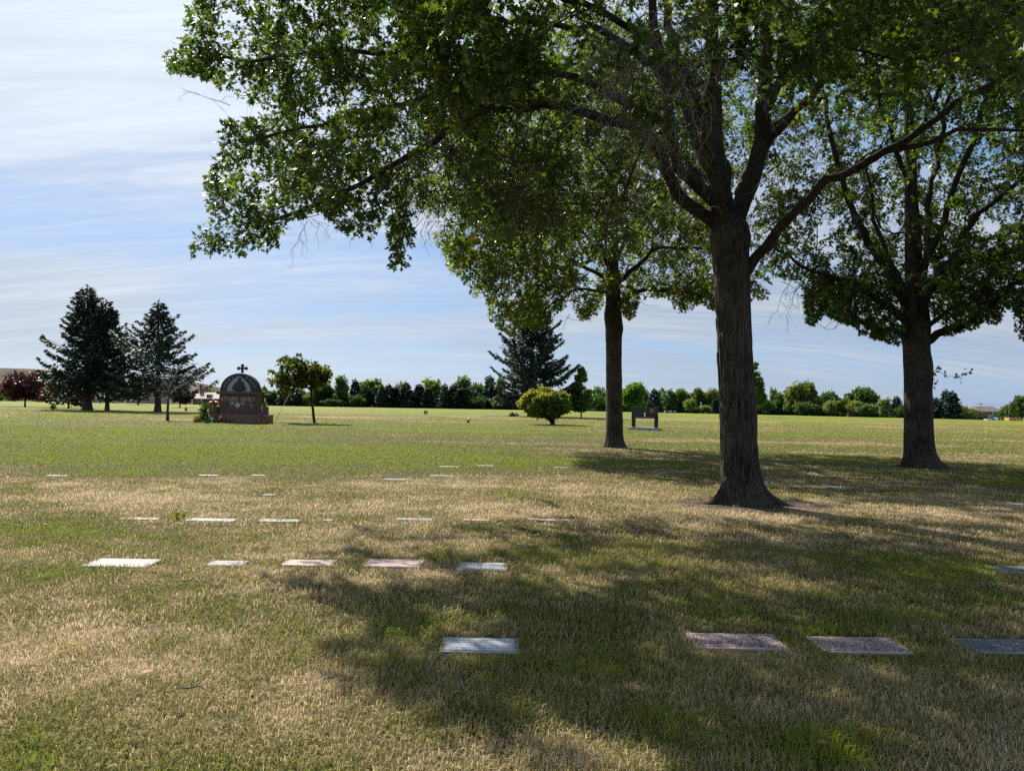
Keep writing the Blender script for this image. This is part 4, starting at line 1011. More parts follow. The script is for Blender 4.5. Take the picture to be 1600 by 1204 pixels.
# ================================================================== domed family monument
G_RED = stone_mat('red_granite', (.080, .045, .036), (.142, .082, .066), 50, .35, .08)
G_DARK = stone_mat('dark_granite', (.024, .027, .031), (.060, .064, .070), 50, .4, .08)
G_BACK = stone_mat('pale_backing', (.22, .25, .28), (.34, .37, .40), 30, .5, .05)
G_ROCK = stone_mat('rock_faced_granite', (.10, .055, .046), (.25, .15, .125), 9, .8, 1.0)
M_LET = plain('pale_lettering', (.38, .355, .33), .6); M_WHT = plain('white_enamel', (.75, .77, .78), .4)
def monument():
    D = ground(376, 660)[1]; b = at(374, D); k = D / FPX
    root = thing('domed_monument', b, 'red granite family monument with grey domed top, cross and carved name', 'monument')
    X = lambda px: (px - 374) * k
    Z = lambda py: hgt(374, py, D)
    x0, x1 = X(343.5), X(405)
    # stepped rock-faced base
    mb = MB(); mb.box(((X(328) + X(422)) / 2, .1, .29), (X(422) - X(328), 1.5, .62), .03); base = mb.build('base', G_ROCK, root)
    mb = MB(); zc = .6; zt = Z(616); mb.box(((x0 + x1) / 2, .2, (zc + zt) / 2), (x1 - x0, .62, zt - zc), .015); mb.build('die', G_RED, root)
    mb = MB(); mb.box(((x0 + x1) / 2, .2, zt + .10), (X(408.5) - X(340), .95, .22), .02); mb.build('cornice', G_RED, root)
    # dome slab
    zb = zt + .2; ztop = Z(583); cx = (X(344) + X(404.5)) / 2; rx = (X(404.5) - X(344)) / 2; n = 40
    half = [(cx + rx * math.cos(math.pi * i / n), zb + (ztop - zb) * math.sin(math.pi * i / n) ** .92) for i in range(n + 1)]
    mb = MB(); mb.prism(half, -.06, .46); mb.build('dome', G_DARK, root)
    # pointed inner panel (recess look: pale slab set 6 mm proud)
    ix = (X(392) - X(354.5)) / 2; icx = (X(392) + X(354.5)) / 2; it = Z(587); pts = []
    for i in range(13): f = i / 12; pts.append((icx + ix * (1 - f ** 2.1), zb + .01 + (it - zb) * f))
    for i in range(12, -1, -1): f = i / 12; pts.append((icx - ix * (1 - f ** 2.1), zb + .01 + (it - zb) * f))
    q = [pts[0]]
    for p_ in pts[1:]:
        if abs(p_[0] - q[-1][0]) + abs(p_[1] - q[-1][1]) > 1e-4: q.append(p_)
    mb = MB(); mb.prism(q, -.072, -.06); mb.build('pointed_panel', G_BACK, root)
    # a plain draped, seated mass in low relief
    mb = MB()
    for ex, ez, r, sx, sz in ((0, .16, .30, 1.35, .6), (-.12, .34, .26, 1.2, .8), (.20, .36, .24, 1.1, .75), (.04, .62, .22, .95, 1.1), (.06, .90, .13, .9, 1.15), (-.22, .55, .12, 1, 1), (.28, .60, .12, 1, 1.1), (-.3, .22, .2, 1, .8), (.36, .2, .2, .9, .9)):
        mb.ball((icx + ex, -.072, zb + .02 + ez), r, sc=(sx, .22, sz), jit=.25)
    mb.build('relief', G_DARK, root)
    # star-like rosettes round the arch band
    for i, a in enumerate((18, 33, 48, 63, 117, 132, 147, 162)):
        a = R(a); mx_, mz = cx + rx * .82 * math.cos(a), zb + (ztop - zb) * .83 * math.sin(a) ** .92; mb = MB()
        for j in range(4):
            t = j * math.pi / 4; mb.box((mx_, -.062, mz), (.14, .008 + .001 * j, .022), 0, Matrix.Rotation(t, 4, 'Y'))
        mb.build('rosette', G_BACK, root)
    # budded cross
    mb = MB(); zx = ztop - .02; ct = Z(569); cxx = X(376); arm = Z(575)
    mb.box((cxx, .2, (zx + ct) / 2), (.15, .14, ct - zx - .1), .01); mb.box((cxx, .2, arm), (.5, .13, .14), .01)
    for dx, dz in ((-.28, 0), (.28, 0), (0, ct - arm - .08)):
        for ox, oz in ((0, 0), (-.07, 0), (.07, 0), (0, .07), (0, -.07)): mb.ball((cxx + dx + ox, .2, arm + dz + oz), .075, sc=(1, .8, 1))
    mb.build('cross', stone_mat('dark_cross_stone', (.035, .022, .020), (.07, .045, .04), 50, .5, .1), root)
    # name
    cu = bpy.data.curves.new('name_curve', 'FONT'); cu.body = 'ATTARD  FAMILY'; cu.size = .50; cu.align_x = 'CENTER'; cu.align_y = 'CENTER'; cu.extrude = .006; cu.space_character = 1.05
    tmp = bpy.data.objects.new('tmp', cu); COL.objects.link(tmp); bpy.context.view_layer.update()
    me = bpy.data.meshes.new_from_object(tmp.evaluated_get(bpy.context.evaluated_depsgraph_get())); bpy.data.objects.remove(tmp); bpy.data.curves.remove(cu)
    xs = [v.co.x for v in me.vertices]; sc_ = (X(399.5) - X(346)) / (max(xs) - min(xs))
    me.transform(Matrix.Diagonal((sc_, .92, 1, 1)).to_4x4()); me.materials.clear(); me.materials.append(M_LET)
    o = link('lettering', me, root); o.location = ((X(399.5) + X(346)) / 2, .2 - .31 - .004, Z(623.5)); o.rotation_euler = (math.pi / 2, 0, 0)
    # eight-pointed white cross and small emblems
    mb = MB(); ex, ez = X(372.3), Z(632.5); f = -.116; r = .20
    for j in range(4):
        a = j * math.pi / 2; c_, s_ = math.cos(a), math.sin(a); rot = lambda u_, w_: (ex + u_ * c_ - w_ * s_, ez + u_ * s_ + w_ * c_)
        o2 = [rot(.02, 0), rot(r, .10), rot(r * .72, 0), rot(r, -.10)]; n0 = mb.n
        mb.add([(x, f - .012, z) for x, z in o2] + [(x, f, z) for x, z in o2], [[0, 1, 2], [0, 2, 3], [0, 4, 5, 1], [1, 5, 6, 2], [2, 6, 7, 3], [3, 7, 4, 0]])
    mb.build('eight_pointed_cross', M_WHT, root)
    for px in (364, 380.5):
        mb = MB()
        for j in range(5):
            a = math.pi * j / 4; mb.ball((X(px) + .13 * math.cos(a), f - .01, Z(630.5) + .13 * math.sin(a)), .05, sc=(1, .3, 1))
        mb.box((X(px), f - .008, Z(631)), (.16, .02, .14), .01); mb.build('emblem', G_BACK, root)
    mb = MB()
    for j in range(6):
        a = -1.2 + j * .5; mb.ball((X(392.5) + .1 * math.cos(a), f - .01, Z(633) + .14 * math.sin(a)), .04, sc=(1, .3, 1))
    mb.build('emblem', G_BACK, root)
    # side pedestals with carved crosses
    for px0, px1, pt in ((328.5, 341.5, 635), (405.6, 418, 634.5)):
        mb = MB(); xa, xb = X(px0), X(px1); mb.box(((xa + xb) / 2, .05, (.6 + Z(pt)) / 2), (xb - xa, .6, Z(pt) - .6), .015); p = mb.build('pedestal', G_RED, root)
        mb = MB(); cxp = (xa + xb) / 2; mb.box((cxp, -.256, 1.05), (.05, .012, .5), 0); mb.box((cxp, -.257, 1.15), (.28, .012, .05), 0); mb.build('carved_cross', M_LET, p)
    return root, D, k
mon, MD, MK = monument()
M_OR = leaf_mat('orange_petals', [(0, (.30, .10, .03)), (1, (.62, .28, .07))], .15); M_RED = leaf_mat('red_petals', [(0, (.25, .02, .02)), (1, (.55, .06, .05))], .15)
M_WP = leaf_mat('white_petals', [(0, (.55, .55, .55)), (1, (.85, .85, .85))], .15, (1, 1, 1)); M_GRN = leaf_mat('pot_greenery', [(0, (.03, .07, .02)), (1, (.10, .17, .04))], .3)
M_POT = plain('dark_pot', (.05, .04, .035), .7)
def flowers(name, loc, w, h, petals, label, cat='flowers', green=.4, n=260, seed=1, group=None, pot=True):
    root = thing(name, loc, label, cat, group); rs = np.random.default_rng(seed)
    v = unit(rs.normal(size=(n, 3))); v[:, 2] = np.abs(v[:, 2]); c = v * [w / 2, w / 2, h] * rs.uniform(.6, 1, n)[:, None] + [0, 0, .03]
    g_ = rs.random(n) < green
    for nm, mk, mat in (('leaves', g_, M_GRN), ('blossoms', ~g_, petals)):
        if mk.sum(): crown_from([(c[mk], rdir(mk.sum()), v[mk] + .4 * rdir(mk.sum()), rs.uniform(.10, .18, mk.sum()) * min(1, w), rs.uniform(0, 1, mk.sum()), BLOB)], nm, mat, root, np.zeros(3))
    if pot:
        mb = MB(); mb.tube([(0, 0, -.02), (0, 0, h * .45)], [w * .22, w * .3], 12); mb.build('pot', M_POT, root)
    return root
MX = lambda px, dy=-.9: at(374, MD) + np.array([(px - 374) * MK, dy, 0])
flowers('flower_pot', MX(316), .55, .42, M_OR, 'orange mum plant, leftmost one at the foot of the domed monument', seed=1, green=.2)
flowers('flower_pot', MX(321), .5, .46, M_OR, 'paler orange mum plant tucked between the leftmost mum and the tall green plant', seed=2, green=.3)
flowers('flower_pot', MX(422, -.75), .6, .5, M_OR, 'orange mum plant at the right foot of the domed monument', seed=3, green=.35)
flowers('flower_bed', MX(342), 1.0, .45, M_WP, 'white blossoms with dark leaves in front of the monument base', seed=4, green=.75, pot=False)
flowers('flower_bed', MX(354), 1.0, .4, M_RED, 'dark red blossoms in front of the monument base', seed=5, green=.7, pot=False)
flowers('flower_pot', MX(333, .05) + [0, 0, hgt(374, 635, MD)], .75, .42, M_RED, 'red flowers in a bowl on the left granite pedestal of the monument', seed=6, green=.5)
flowers('flower_pot', MX(411.5, .05) + [0, 0, hgt(374, 634.5, MD)], .6, .34, M_OR, 'mostly green planter bowl on the right granite pedestal of the monument', seed=7, green=.9)
def tall_plant():
    p = MX(329, -.95); root = thing('tall_plant', p, 'tall green stalky plant with one white bloom at the left of the monument', 'plant'); n = 200; rs = np.random.default_rng(9)
    t = rs.random(n); c = np.stack([rs.normal(0, .16, n), rs.normal(0, .12, n), t * 1.1 + .1], 1)
    crown_from([(c, unit(rs.normal(size=(n, 3)) * .6 + [0, 0, .6]), rdir(n), rs.uniform(.15, .3, n), rs.random(n), RHOMB)], 'leaves', M_GRN, root, np.zeros(3))
    mb = MB(); mb.tube([(-.25, 0, 0), (-.33, 0, .5), (-.42, 0, .86)], .012, 4)
    for dx in (.0, .1, -.1): mb.tube([(dx, 0, 0), (dx * 1.4, 0, 1.1)], .012, 4)
    mb.build('stems', M_GRN, root)
    mb = MB(); mb.ball((-.42, 0, .92), .11, sc=(1, 1, .8), jit=.3); mb.build('bloom', M_WP, root)
tall_plant()
M_POLE = plain('white_pole', (.62, .66, .68), .4); M_FR = plain('flag_red', (.42, .05, .06), .7); M_FW = plain('flag_white', (.62, .62, .64), .7); M_FB = plain('flag_navy', (.04, .05, .14), .7)
def flag(px0, py0, px1, py1, stripes, label, hang):
    b = MX(px0, -.5 if hang else .3); root = thing('flag', b, label, 'flag'); top = np.array([(px1 - px0) * MK, 0, hgt(374, py1, MD) + (0)])
    mb = MB(); mb.tube([(0, 0, -.05), top], [.022, .018], 6); mb.build('pole', M_POLE, root)
    cl = [[], [], []]; A = [MB(), MB(), MB()]; rs = random.Random(px0)
    if hang:   # limp cloth drooping from the pole end
        nu, nv = 8, 10
        for i in range(nu):
            for j in range(nv):
                def q(i, j): return (top[0] - .18 + .28 * (i / nu) * (1 - .4 * math.sin(j * .5)) + .06 * j / nv, .06 * math.sin(i * 1.7 + j * .3), top[2] + .75 - .85 * j / nv - .08 * i / nu)
                A[0 if (i // 2) % 2 else 1].add([q(i, j), q(i + 1, j), q(i + 1, j + 1), q(i, j + 1)], [[0, 1, 2, 3]], True)
    else:      # cloth folded over the tip, stripes and a navy corner
        nu, nv = 12, 7
        for i in range(nu):
            for j in range(nv):
                def q(i, j): return (top[0] + .12 - .55 * i / nu + .02 * math.sin(j), .05 * math.sin(i * .9 + j * .8), top[2] + .04 + .22 * (j / nv) + .16 * i / nu * (.6 + .4 * math.sin(i)) - .05 * math.sin(i * 1.1 + .5 * j))
                A[2 if (i < 4 and j > 3) else j % 2].add([q(i, j), q(i + 1, j), q(i + 1, j + 1), q(i, j + 1)], [[0, 1, 2, 3]], True)
    for nm, m_, a_ in (('red_cloth', M_FR, A[0]), ('white_cloth', M_FW, A[1]), ('navy_cloth', M_FB, A[2])):
        if a_.n: a_.build(nm, m_, root)
flag(323.5, 655, 318.7, 617, 0, 'limp red and white flag on a leaning pole left of the monument', True)
flag(427, 657, 450, 614, 1, 'small red, white and navy flag on a steeply leaning pole right of the monument', False)

# ================================================================== granite bench-like stone
def bench_stone():
    g = ground(1010, 671); D = g[1]; k = D / FPX
    root = thing('granite_memorial', at(1008, D), 'dark granite memorial of two slabs raised on legs, with an orange oval picture', 'monument', rz=R(-14))
    mb = MB(); mb.box((0, 0, .08), (2.25, .85, .17), .015); mb.build('base_slab', stone_mat('pale_base_granite', (.30, .30, .31), (.5, .5, .51), 60, .6, .1), root)
    for x in (-.80, .80):
        mb = MB(); mb.box((x, 0, .17 + .31), (.26, .45, .62), .012); mb.build('leg', G_DARK, root)
    mb = MB(); mb.box((0, 0, .79 + .07), (1.9, .46, .14), .012); mb.build('beam', G_DARK, root)
    zt = hgt(1000, 635.4, D)
    mb = MB(); mb.box((-.50, 0, (.93 + zt) / 2), (.86, .34, zt - .93), .02); mb.build('upright_slab', G_DARK, root)
    mb = MB(); mb.box((.47, 0, (.93 + zt - .08) / 2), (.90, .34, zt - .08 - .93), .02); r = mb.build('upright_slab', G_DARK, root)
    mb = MB(); mb.tube([(.50, -.172, 1.33), (.50, -.178, 1.33)], [.19, .19], 20); mb.build('oval_picture', plain('orange_picture', (.32, .13, .06), .4, 0, .5), r)
    mb = MB()
    for i in range(9): mb.box((-.62 + i * .15, -.232, .865), (.10, .006, .05), 0)
    mb.build('carved_line', M_LET, root)
bench_stone()

# ================================================================== little things far out on the lawn
flowers('flower_pot', ground(731, 660), .42, .42, M_OR, 'brownish orange potted mum standing alone on the lawn left of the bush', seed=11, green=.15, n=160)
flowers('bouquet', ground(800, 650), .8, .55, M_RED, 'dark grave bouquet with red flowers beside the white and blue one', seed=12, green=.7, pot=False)
flowers('bouquet', ground(806.5, 650), .7, .42, M_WP, 'white and pale blue grave bouquet near the yellowing bush', seed=13, green=.1, pot=False)
for px, lb in ((663.5, 'left one of two tiny dark grave vases far out on the lawn'), (666.6, 'right one of two tiny dark grave vases far out on the lawn')):
    r = thing('vase', ground(px, 647), lb, 'vase'); mb = MB(); mb.tube([(0, 0, 0), (0, 0, .12), (0, 0, .3), (0, 0, .38)], [.12, .08, .13, .15], 10); mb.build('body', M_POT, r); mb = MB(); mb.ball((0, 0, .42), .14, jit=.5); mb.build('greens', M_GRN, r)
flowers('potted_plant', ground(83, 639), .95, .8, M_GRN, 'dark green potted plant on the lawn under the tallest spruce', 'plant', 1, 140, 14)
flowers('potted_plant', ground(290.5, 641.5), .5, .6, M_POT, 'dark grave planter on the lawn left of the monument and right of the ragged spruce', 'plant', .4, 120, 15)

# ================================================================== far tree line
def bg_z(x, y): return float(ground_z(np.array([x]), np.array([y]))[0])
def proto_decid(kind, mat, seed):
    root = bpy.data.objects.new('far_tree', None); COL.objects.link(root); rs = np.random.default_rng(seed)
    if kind == 'round': lob = lobes_ell(.60, .42, .36, 26, seed, (.26, .42), .8)
    elif kind == 'tall': lob = [(rs.normal() * .10, rs.normal() * .1, .25 + .65 * rs.random(), rs.uniform(.10, .19)) for _ in range(26)]
    elif kind == 'broad': lob = lobes_ell(.56, .5, .32, 30, seed, (.22, .36), .9)
    elif kind == 'airy': lob = [(rs.normal() * .2, rs.normal() * .2, .35 + .58 * rs.random(), rs.uniform(.08, .15)) for _ in range(26)]
    else: lob = [(x * 1.0, y, z * .8 + .08, r) for x, y, z, r in lobes_ell(.5, .5, .42, 26, seed, (.25, .42), .9)]
    C = leafy('crown', None, [(x * 10, y * 10, z * 10, r * 10) for x, y, z, r in lob], 2600 if kind != 'airy' else 1500, (.45, .85), mat, root, seed, .6, BLOB, .85)
    zm = max(v.co.z for v in C.data.vertices); xm = max(max(v.co.x for v in C.data.vertices), -min(v.co.x for v in C.data.vertices))
    C.data.transform(Matrix.Diagonal((10 / zm, 10 / zm, 10 / zm, 1)).to_4x4())
    mb = MB(); fork_trunk(mb, 2.2 if kind != 'bush' else .6, 7, .28, 5, 2.4, seed); mb.build('trunk', SBARK, root)
    return root, xm * 10 / zm
def proto_spruce(seed, rad):
    root = bpy.data.objects.new('far_spruce', None); COL.objects.link(root)
    c, a, n, s, _ = spruce_arrays(10, rad, .5, seed, 26, (.75, .3), .5, .25, .9)
    crown_from([(c, a, n, s, np.clip(np.random.default_rng(seed).normal(.4, .25, len(c)), 0, 1), NEEDLE)], 'crown', SPRUCE, root, np.zeros(3))
    mb = MB(); mb.tube([(0, 0, -.3), (0, 0, 9.6)], [.22, .02], 7); mb.build('trunk', SBARK, root); return root, rad
PRO = {}
for kind in ('round', 'tall', 'broad', 'airy', 'bush'):
    for mi in range(4): PRO[kind, mi] = None
def get(kind, mi, v=0):
    key = (kind, mi, v)
    if key not in PRO or PRO[key] is None: PRO[key] = [*(proto_spruce(200 + mi * 7 + v, (2.1, 2.6, 1.7)[mi % 3]) if kind == 'spruce' else proto_decid(kind, BG[mi], 100 + mi * 13 + v * 5 + len(kind))), False]
    return PRO[key]
def far_tree(px, ytop, wpx, kind, mi, label, dd=0, v=0, D=None):
    e = float(np.interp(px, EDGE_X, EDGE_D)); D = D or e + 5 + dd
    p = at(px, D); p[2] = bg_z(p[0], p[1]); H = hgt(px, ytop, D) - p[2]
    P_ = get(kind, mi, v); root, half, used = P_
    o = root if not used else copy_tree(root); P_[2] = True
    o.location = Vector([float(q) for q in p]); sx = wpx * (1.25 if kind in ('bush', 'spruce') else 1.38) / FPX * D / 2 / half
    o.scale = (sx, sx, H / 10); o.rotation_euler = (0, 0, random.uniform(0, 6.28))
    nm = 'far_spruce' if kind == 'spruce' else 'far_bush' if kind == 'bush' else 'far_tree'
    o.name = nm; tag(o, label, 'bush' if kind == 'bush' else 'tree', 'bushes along the far edge of the field' if kind == 'bush' else 'trees along the far edge of the field')
FT = [
 (2, 603, 16, 'bush', 3, 'yellow-green bush at the left edge, behind the round maroon tree', 20), (66, 603, 22, 'bush', 0, 'bluish green bush in the gap between the two left maroon trees', 25), (22, 612, 34, 'bush', 1, 'hedge-like green bush below the round maroon tree', 10),
 (148, 598, 28, 'airy', 2, 'pale green tree seen between the two spruce boles at far left', 5), (178, 596, 30, 'round', 2, 'light green tree right of the narrower spruce bole', 8), (192, 606, 22, 'bush', 1, 'bush beside the grey house, right of the narrow spruce', 4),
 (216, 588, 44, 'round', 0, 'dark low-branched tree with a thin trunk, left of the ragged spruce bole', -40), (252, 604, 22, 'tall', 1, 'green tree just behind the ragged spruce bole', 30), (331, 606, 26, 'broad', 1, 'low green tree peeping over the pink-roofed house', 60),
 (421, 608, 30, 'broad', 0, 'dark tree just right of the monument behind the right flag pole', 6), (444.5, 603, 19, 'spruce', 1, 'dark spruce under the small tree, left one of the pair there', 2), (462, 602, 20, 'spruce', 1, 'dark spruce under the small tree, right one of the pair there', 0, 1),
 (480, 615, 16, 'bush', 2, 'light green bush right of the pair of dark spruces behind the small tree', 0), (505, 596, 34, 'round', 0, 'dark broad tree right of the small tree trunk', 8), (532, 584, 28, 'tall', 1, 'tall knobbly tree standing highest right of the small tree', 4), (520, 622, 30, 'bush', 0, 'dark bush under the tall knobbly tree', -2),
 (554.5, 592, 15, 'spruce', 2, 'thin spire-topped spruce right of the gap in the tree line', 6, 1), (556, 615, 22, 'bush', 0, 'dark bush at the foot of the thin spire-topped spruce', -3), (580, 590, 44, 'broad', 1, 'broad rounded light green tree with a visible trunk, right of the thin spire', 8),
 (596, 602, 16, 'spruce', 1, 'dark spruce tucked into the right side of the broad rounded tree', -1), (607, 600, 17, 'spruce', 0, 'second dark spruce right of the broad rounded tree', 0, 1), (617, 604, 14, 'spruce', 2, 'slim greyish spruce left of the pale airy tree', 1),
 (624, 594, 18, 'airy', 2, 'pale airy tree behind the wide dark spruce', 10), (634, 597, 27, 'spruce', 1, 'wide dark spruce with a blunt top in front of the pale airy tree', 0, 2), (655, 600, 20, 'spruce', 2, 'greyish thin-needled spruce between two darker ones', 3, 2),
 (669, 604, 18, 'spruce', 0, 'small dark spruce in front of the tallest pale tree', -1), (676, 588, 32, 'tall', 2, 'tallest pale green tree in the middle of the tree line', 10), (695, 599, 17, 'spruce', 1, 'dark spruce right of the tallest pale tree', 0, 1),
 (707, 600, 18, 'spruce', 0, 'dark spruce left of the round-headed tall tree', 1, 2), (722, 585, 28, 'round', 1, 'round-headed tall tree rising above dark spruces', 9), (720, 606, 18, 'spruce', 2, 'dark spruce directly below the round-headed tall tree', -2), (732, 604, 17, 'spruce', 1, 'dark spruce at the right foot of the round-headed tall tree', 0, 2),
 (747, 596, 26, 'broad', 1, 'mid-green flat-topped tree between two tall dark ones', 8), (745, 618, 30, 'bush', 0, 'dark low bush under the mid-green flat-topped tree', -2), (765, 587, 21, 'spruce', 0, 'tall blunt dark conifer left of the wide spruce crown', 3), (779, 585, 18, 'tall', 0, 'dark tall tree half behind the left edge of the wide spruce', 5),
 (786, 612, 22, 'spruce', 1, 'low dark spruce under the left side of the wide spruce', 0), (803, 611, 24, 'spruce', 2, 'low dark spruce behind the yellowing bush', 0), (776, 622, 20, 'bush', 1, 'small green bush at the foot of the low dark spruces', -4), (845, 606, 50, 'broad', 0, 'dark broad tree hidden behind the yellowing bush', 5), (885, 606, 34, 'round', 0, 'dark tree between the yellowing bush and the young oval tree', 8),
 (936, 602, 28, 'round', 1, 'rounded tree between the young oval tree and the back oak trunk', 30), (958, 604, 26, 'round', 0, 'dark tree behind the back oak trunk', 20), (1007, 606, 20, 'tall', 1, 'light green tree right of the dark dense rounded one', 14), (1022, 607, 20, 'spruce', 1, 'dark spruce behind the granite memorial', 2),
 (1034, 604, 18, 'airy', 3, 'pale tree just right of the spruce behind the granite memorial', 12), (1048, 606, 22, 'tall', 1, 'tall leafy tree second right of the spruce behind the memorial', 9), (1066, 605, 28, 'round', 1, 'full rounded tree midway between memorial and largest oak', 10), (1078, 621, 18, 'bush', 2, 'pale pointed bush in front of the rounded trees left of the largest oak', -3),
 (1089, 604, 26, 'tall', 3, 'olive green tree second from the left side of the largest oak trunk', 8), (1112, 604, 26, 'round', 3, 'yellowish green tree touching the left side of the largest oak trunk', 8), (1118, 622, 16, 'spruce', 1, 'low dark spruce beside the left edge of the largest oak trunk', 0), (1100, 632, 24, 'bush', 2, 'low pale bush on the field edge left of the largest oak trunk', -4), (1145, 606, 44, 'round', 1, 'tree almost wholly hidden by the largest oak trunk', 8),
 (1192, 618, 28, 'bush', 1, 'green bush at the right foot of the tall young tree', 0), (1209, 603, 21, 'airy', 1, 'small flat-topped tree on a thin stem right of the tall young tree', 20), (1219, 611, 24, 'tall', 1, 'light leafy tree under the small flat-topped one', 8), (1234, 605, 22, 'tall', 2, 'light olive tree leaning on the left side of the biggest crown', 6),
 (1253, 592, 42, 'round', 3, 'biggest full crown between the largest and the right oak', 4), (1258, 626, 40, 'bush', 0, 'dark bush under the biggest full crown', -3), (1277, 619, 24, 'bush', 1, 'bush right of the biggest full crown', 2), (1294, 607, 32, 'broad', 0, 'round dark tree between the biggest crown and the domed dark tree', 22), (1299, 623, 24, 'bush', 2, 'feathery pale bush below the round dark tree', -2),
 (1318, 621, 24, 'bush', 3, 'olive bush left of the domed dark tree', 0), (1347, 600, 44, 'broad', 0, 'domed dark tree standing above pale bushes, left of the right oak', 14), (1338, 624, 28, 'bush', 2, 'pale willowy bush left below the domed dark tree', -1), (1356, 629, 28, 'bush', 1, 'bush below the right side of the domed dark tree', -3), (1381, 620, 20, 'tall', 2, 'light tree beside the street lamp', 6), (1401, 619, 20, 'spruce', 1, 'dark spruce left of the right oak trunk', 2), (1412, 630, 20, 'bush', 0, 'dark bush at the left edge of the right oak trunk', 0),
 (1452, 616, 16, 'spruce', 0, 'spruce half hidden by the right side of the right oak trunk', 2), (1463, 621, 19, 'spruce', 1, 'shortest spruce of the group right of the right oak', 0), (1478, 609, 20, 'spruce', 1, 'tallest spruce of the group right of the right oak', 1, 1), (1488.5, 611, 21, 'spruce', 0, 'spruce with the widest skirt, right end of the group by the low wall', 0, 2),
 (1506, 632, 24, 'bush', 3, 'olive brown bush behind the low brown building', 40), (1522, 636, 20, 'bush', 0, 'dark bush between the low building and the brown-roofed house', 60), (1576, 631, 26, 'broad', 1, 'leafy tree right of the brown-roofed house', 40), (1597, 615, 30, 'round', 0, 'dark tree at the right edge behind the orange crates', 20),
]
for a in FT:
    far_tree(a[0], a[1], a[2], a[3], a[4], a[5], a[6] if len(a) > 6 else 0, a[7] if len(a) > 7 else 0)
def dead_shrub():
    D = 168; p = at(1328, D); root = thing('dead_shrub', p, 'rusty brown dead shrub among the green bushes below the round trees', 'bush'); m = leaf_mat('rusty_leaf', [(0, (.09, .05, .03)), (1, (.17, .09, .05))], .1)
    leafy('leaves', p, [(0, 0, .6, .5), (.1, 0, 1.2, .45), (-.1, 0, 1.7, .35)], 500, (.2, .4), m, root, 61); mb = MB(); mb.tube([(0, 0, -.1), (0, 0, 1.6)], [.05, .01], 5); mb.build('stem', SBARK, root)
dead_shrub()
def undergrowth():
    C = []; T = []
    px = rng.uniform(400, 1425, 16000); e = np.interp(px, EDGE_X, EDGE_D) + 14 + rng.uniform(-2, 4, 16000)
    for a, b_ in zip(px, e):
        p = at(a, b_); p[2] = bg_z(p[0], p[1]) + rng.random() * (4.2 + 1.2 * math.sin(a * .11) + .8 * math.sin(a * .31)) * (.75 if a > 1180 else 1); C.append(p)
    C = np.array(C); n = len(C)
    V, S = leaf_arrays(C, rdir(n), rdir(n), rng.uniform(.6, 1.3, n), BLOB)
    tag(link('undergrowth', mesh_np('undergrowth', V, np.arange(len(V)), S, BG[0], {'tint': ('FACE', rng.random(n))})), kind='stuff')
undergrowth()
# landfill-like hill far left
def hill():
    x = np.linspace(-700, -255, 90); y = np.linspace(420, 900, 40); Xg, Yg = np.meshgrid(x, y)
    z = 26.5 * sstep(-255, -330, Xg) ** .7 * np.clip(1.05 - .0004 * (Xg + 700), 0, 2) * sstep(420, 500, Yg) * (1 - .5 * sstep(700, 900, Yg)) - 3 + 1.6 * (fbm(Xg * .02, Yg * .02, 3, 4) - .5)
    V = np.stack([Xg, Yg, z], -1).reshape(-1, 3); i, j = np.meshgrid(np.arange(39), np.arange(89), indexing='ij')
    F = np.stack([i * 90 + j, i * 90 + j + 1, (i + 1) * 90 + j + 1, (i + 1) * 90 + j], -1).reshape(-1, 4)
    m, nt, out = M_new('hill_grass'); L = nt.links.new; tc = nd(nt, 'ShaderNodeTexCoord'); mp = nd(nt, 'ShaderNodeMapping'); mp.inputs['Scale'].default_value = (.02, .01, .12); L(tc.outputs['Object'], mp.inputs[0])
    n = nd(nt, 'ShaderNodeTexNoise', Scale=2.0, Detail=6.0); L(mp.outputs[0], n.inputs['Vector']); r = ramp(nt, [(.35, (.10, .085, .07)), (.65, (.17, .15, .12))]); L(n.outputs[0], r.inputs[0])
    b = nd(nt, 'ShaderNodeBsdfDiffuse'); L(r.outputs[0], b.inputs['Color']); L(b.outputs[0], out.inputs[0])
    tag(link('hill', mesh_np('hill', V, F.ravel(), np.full(len(F), 4), m, None, True)), kind='structure')
hill()

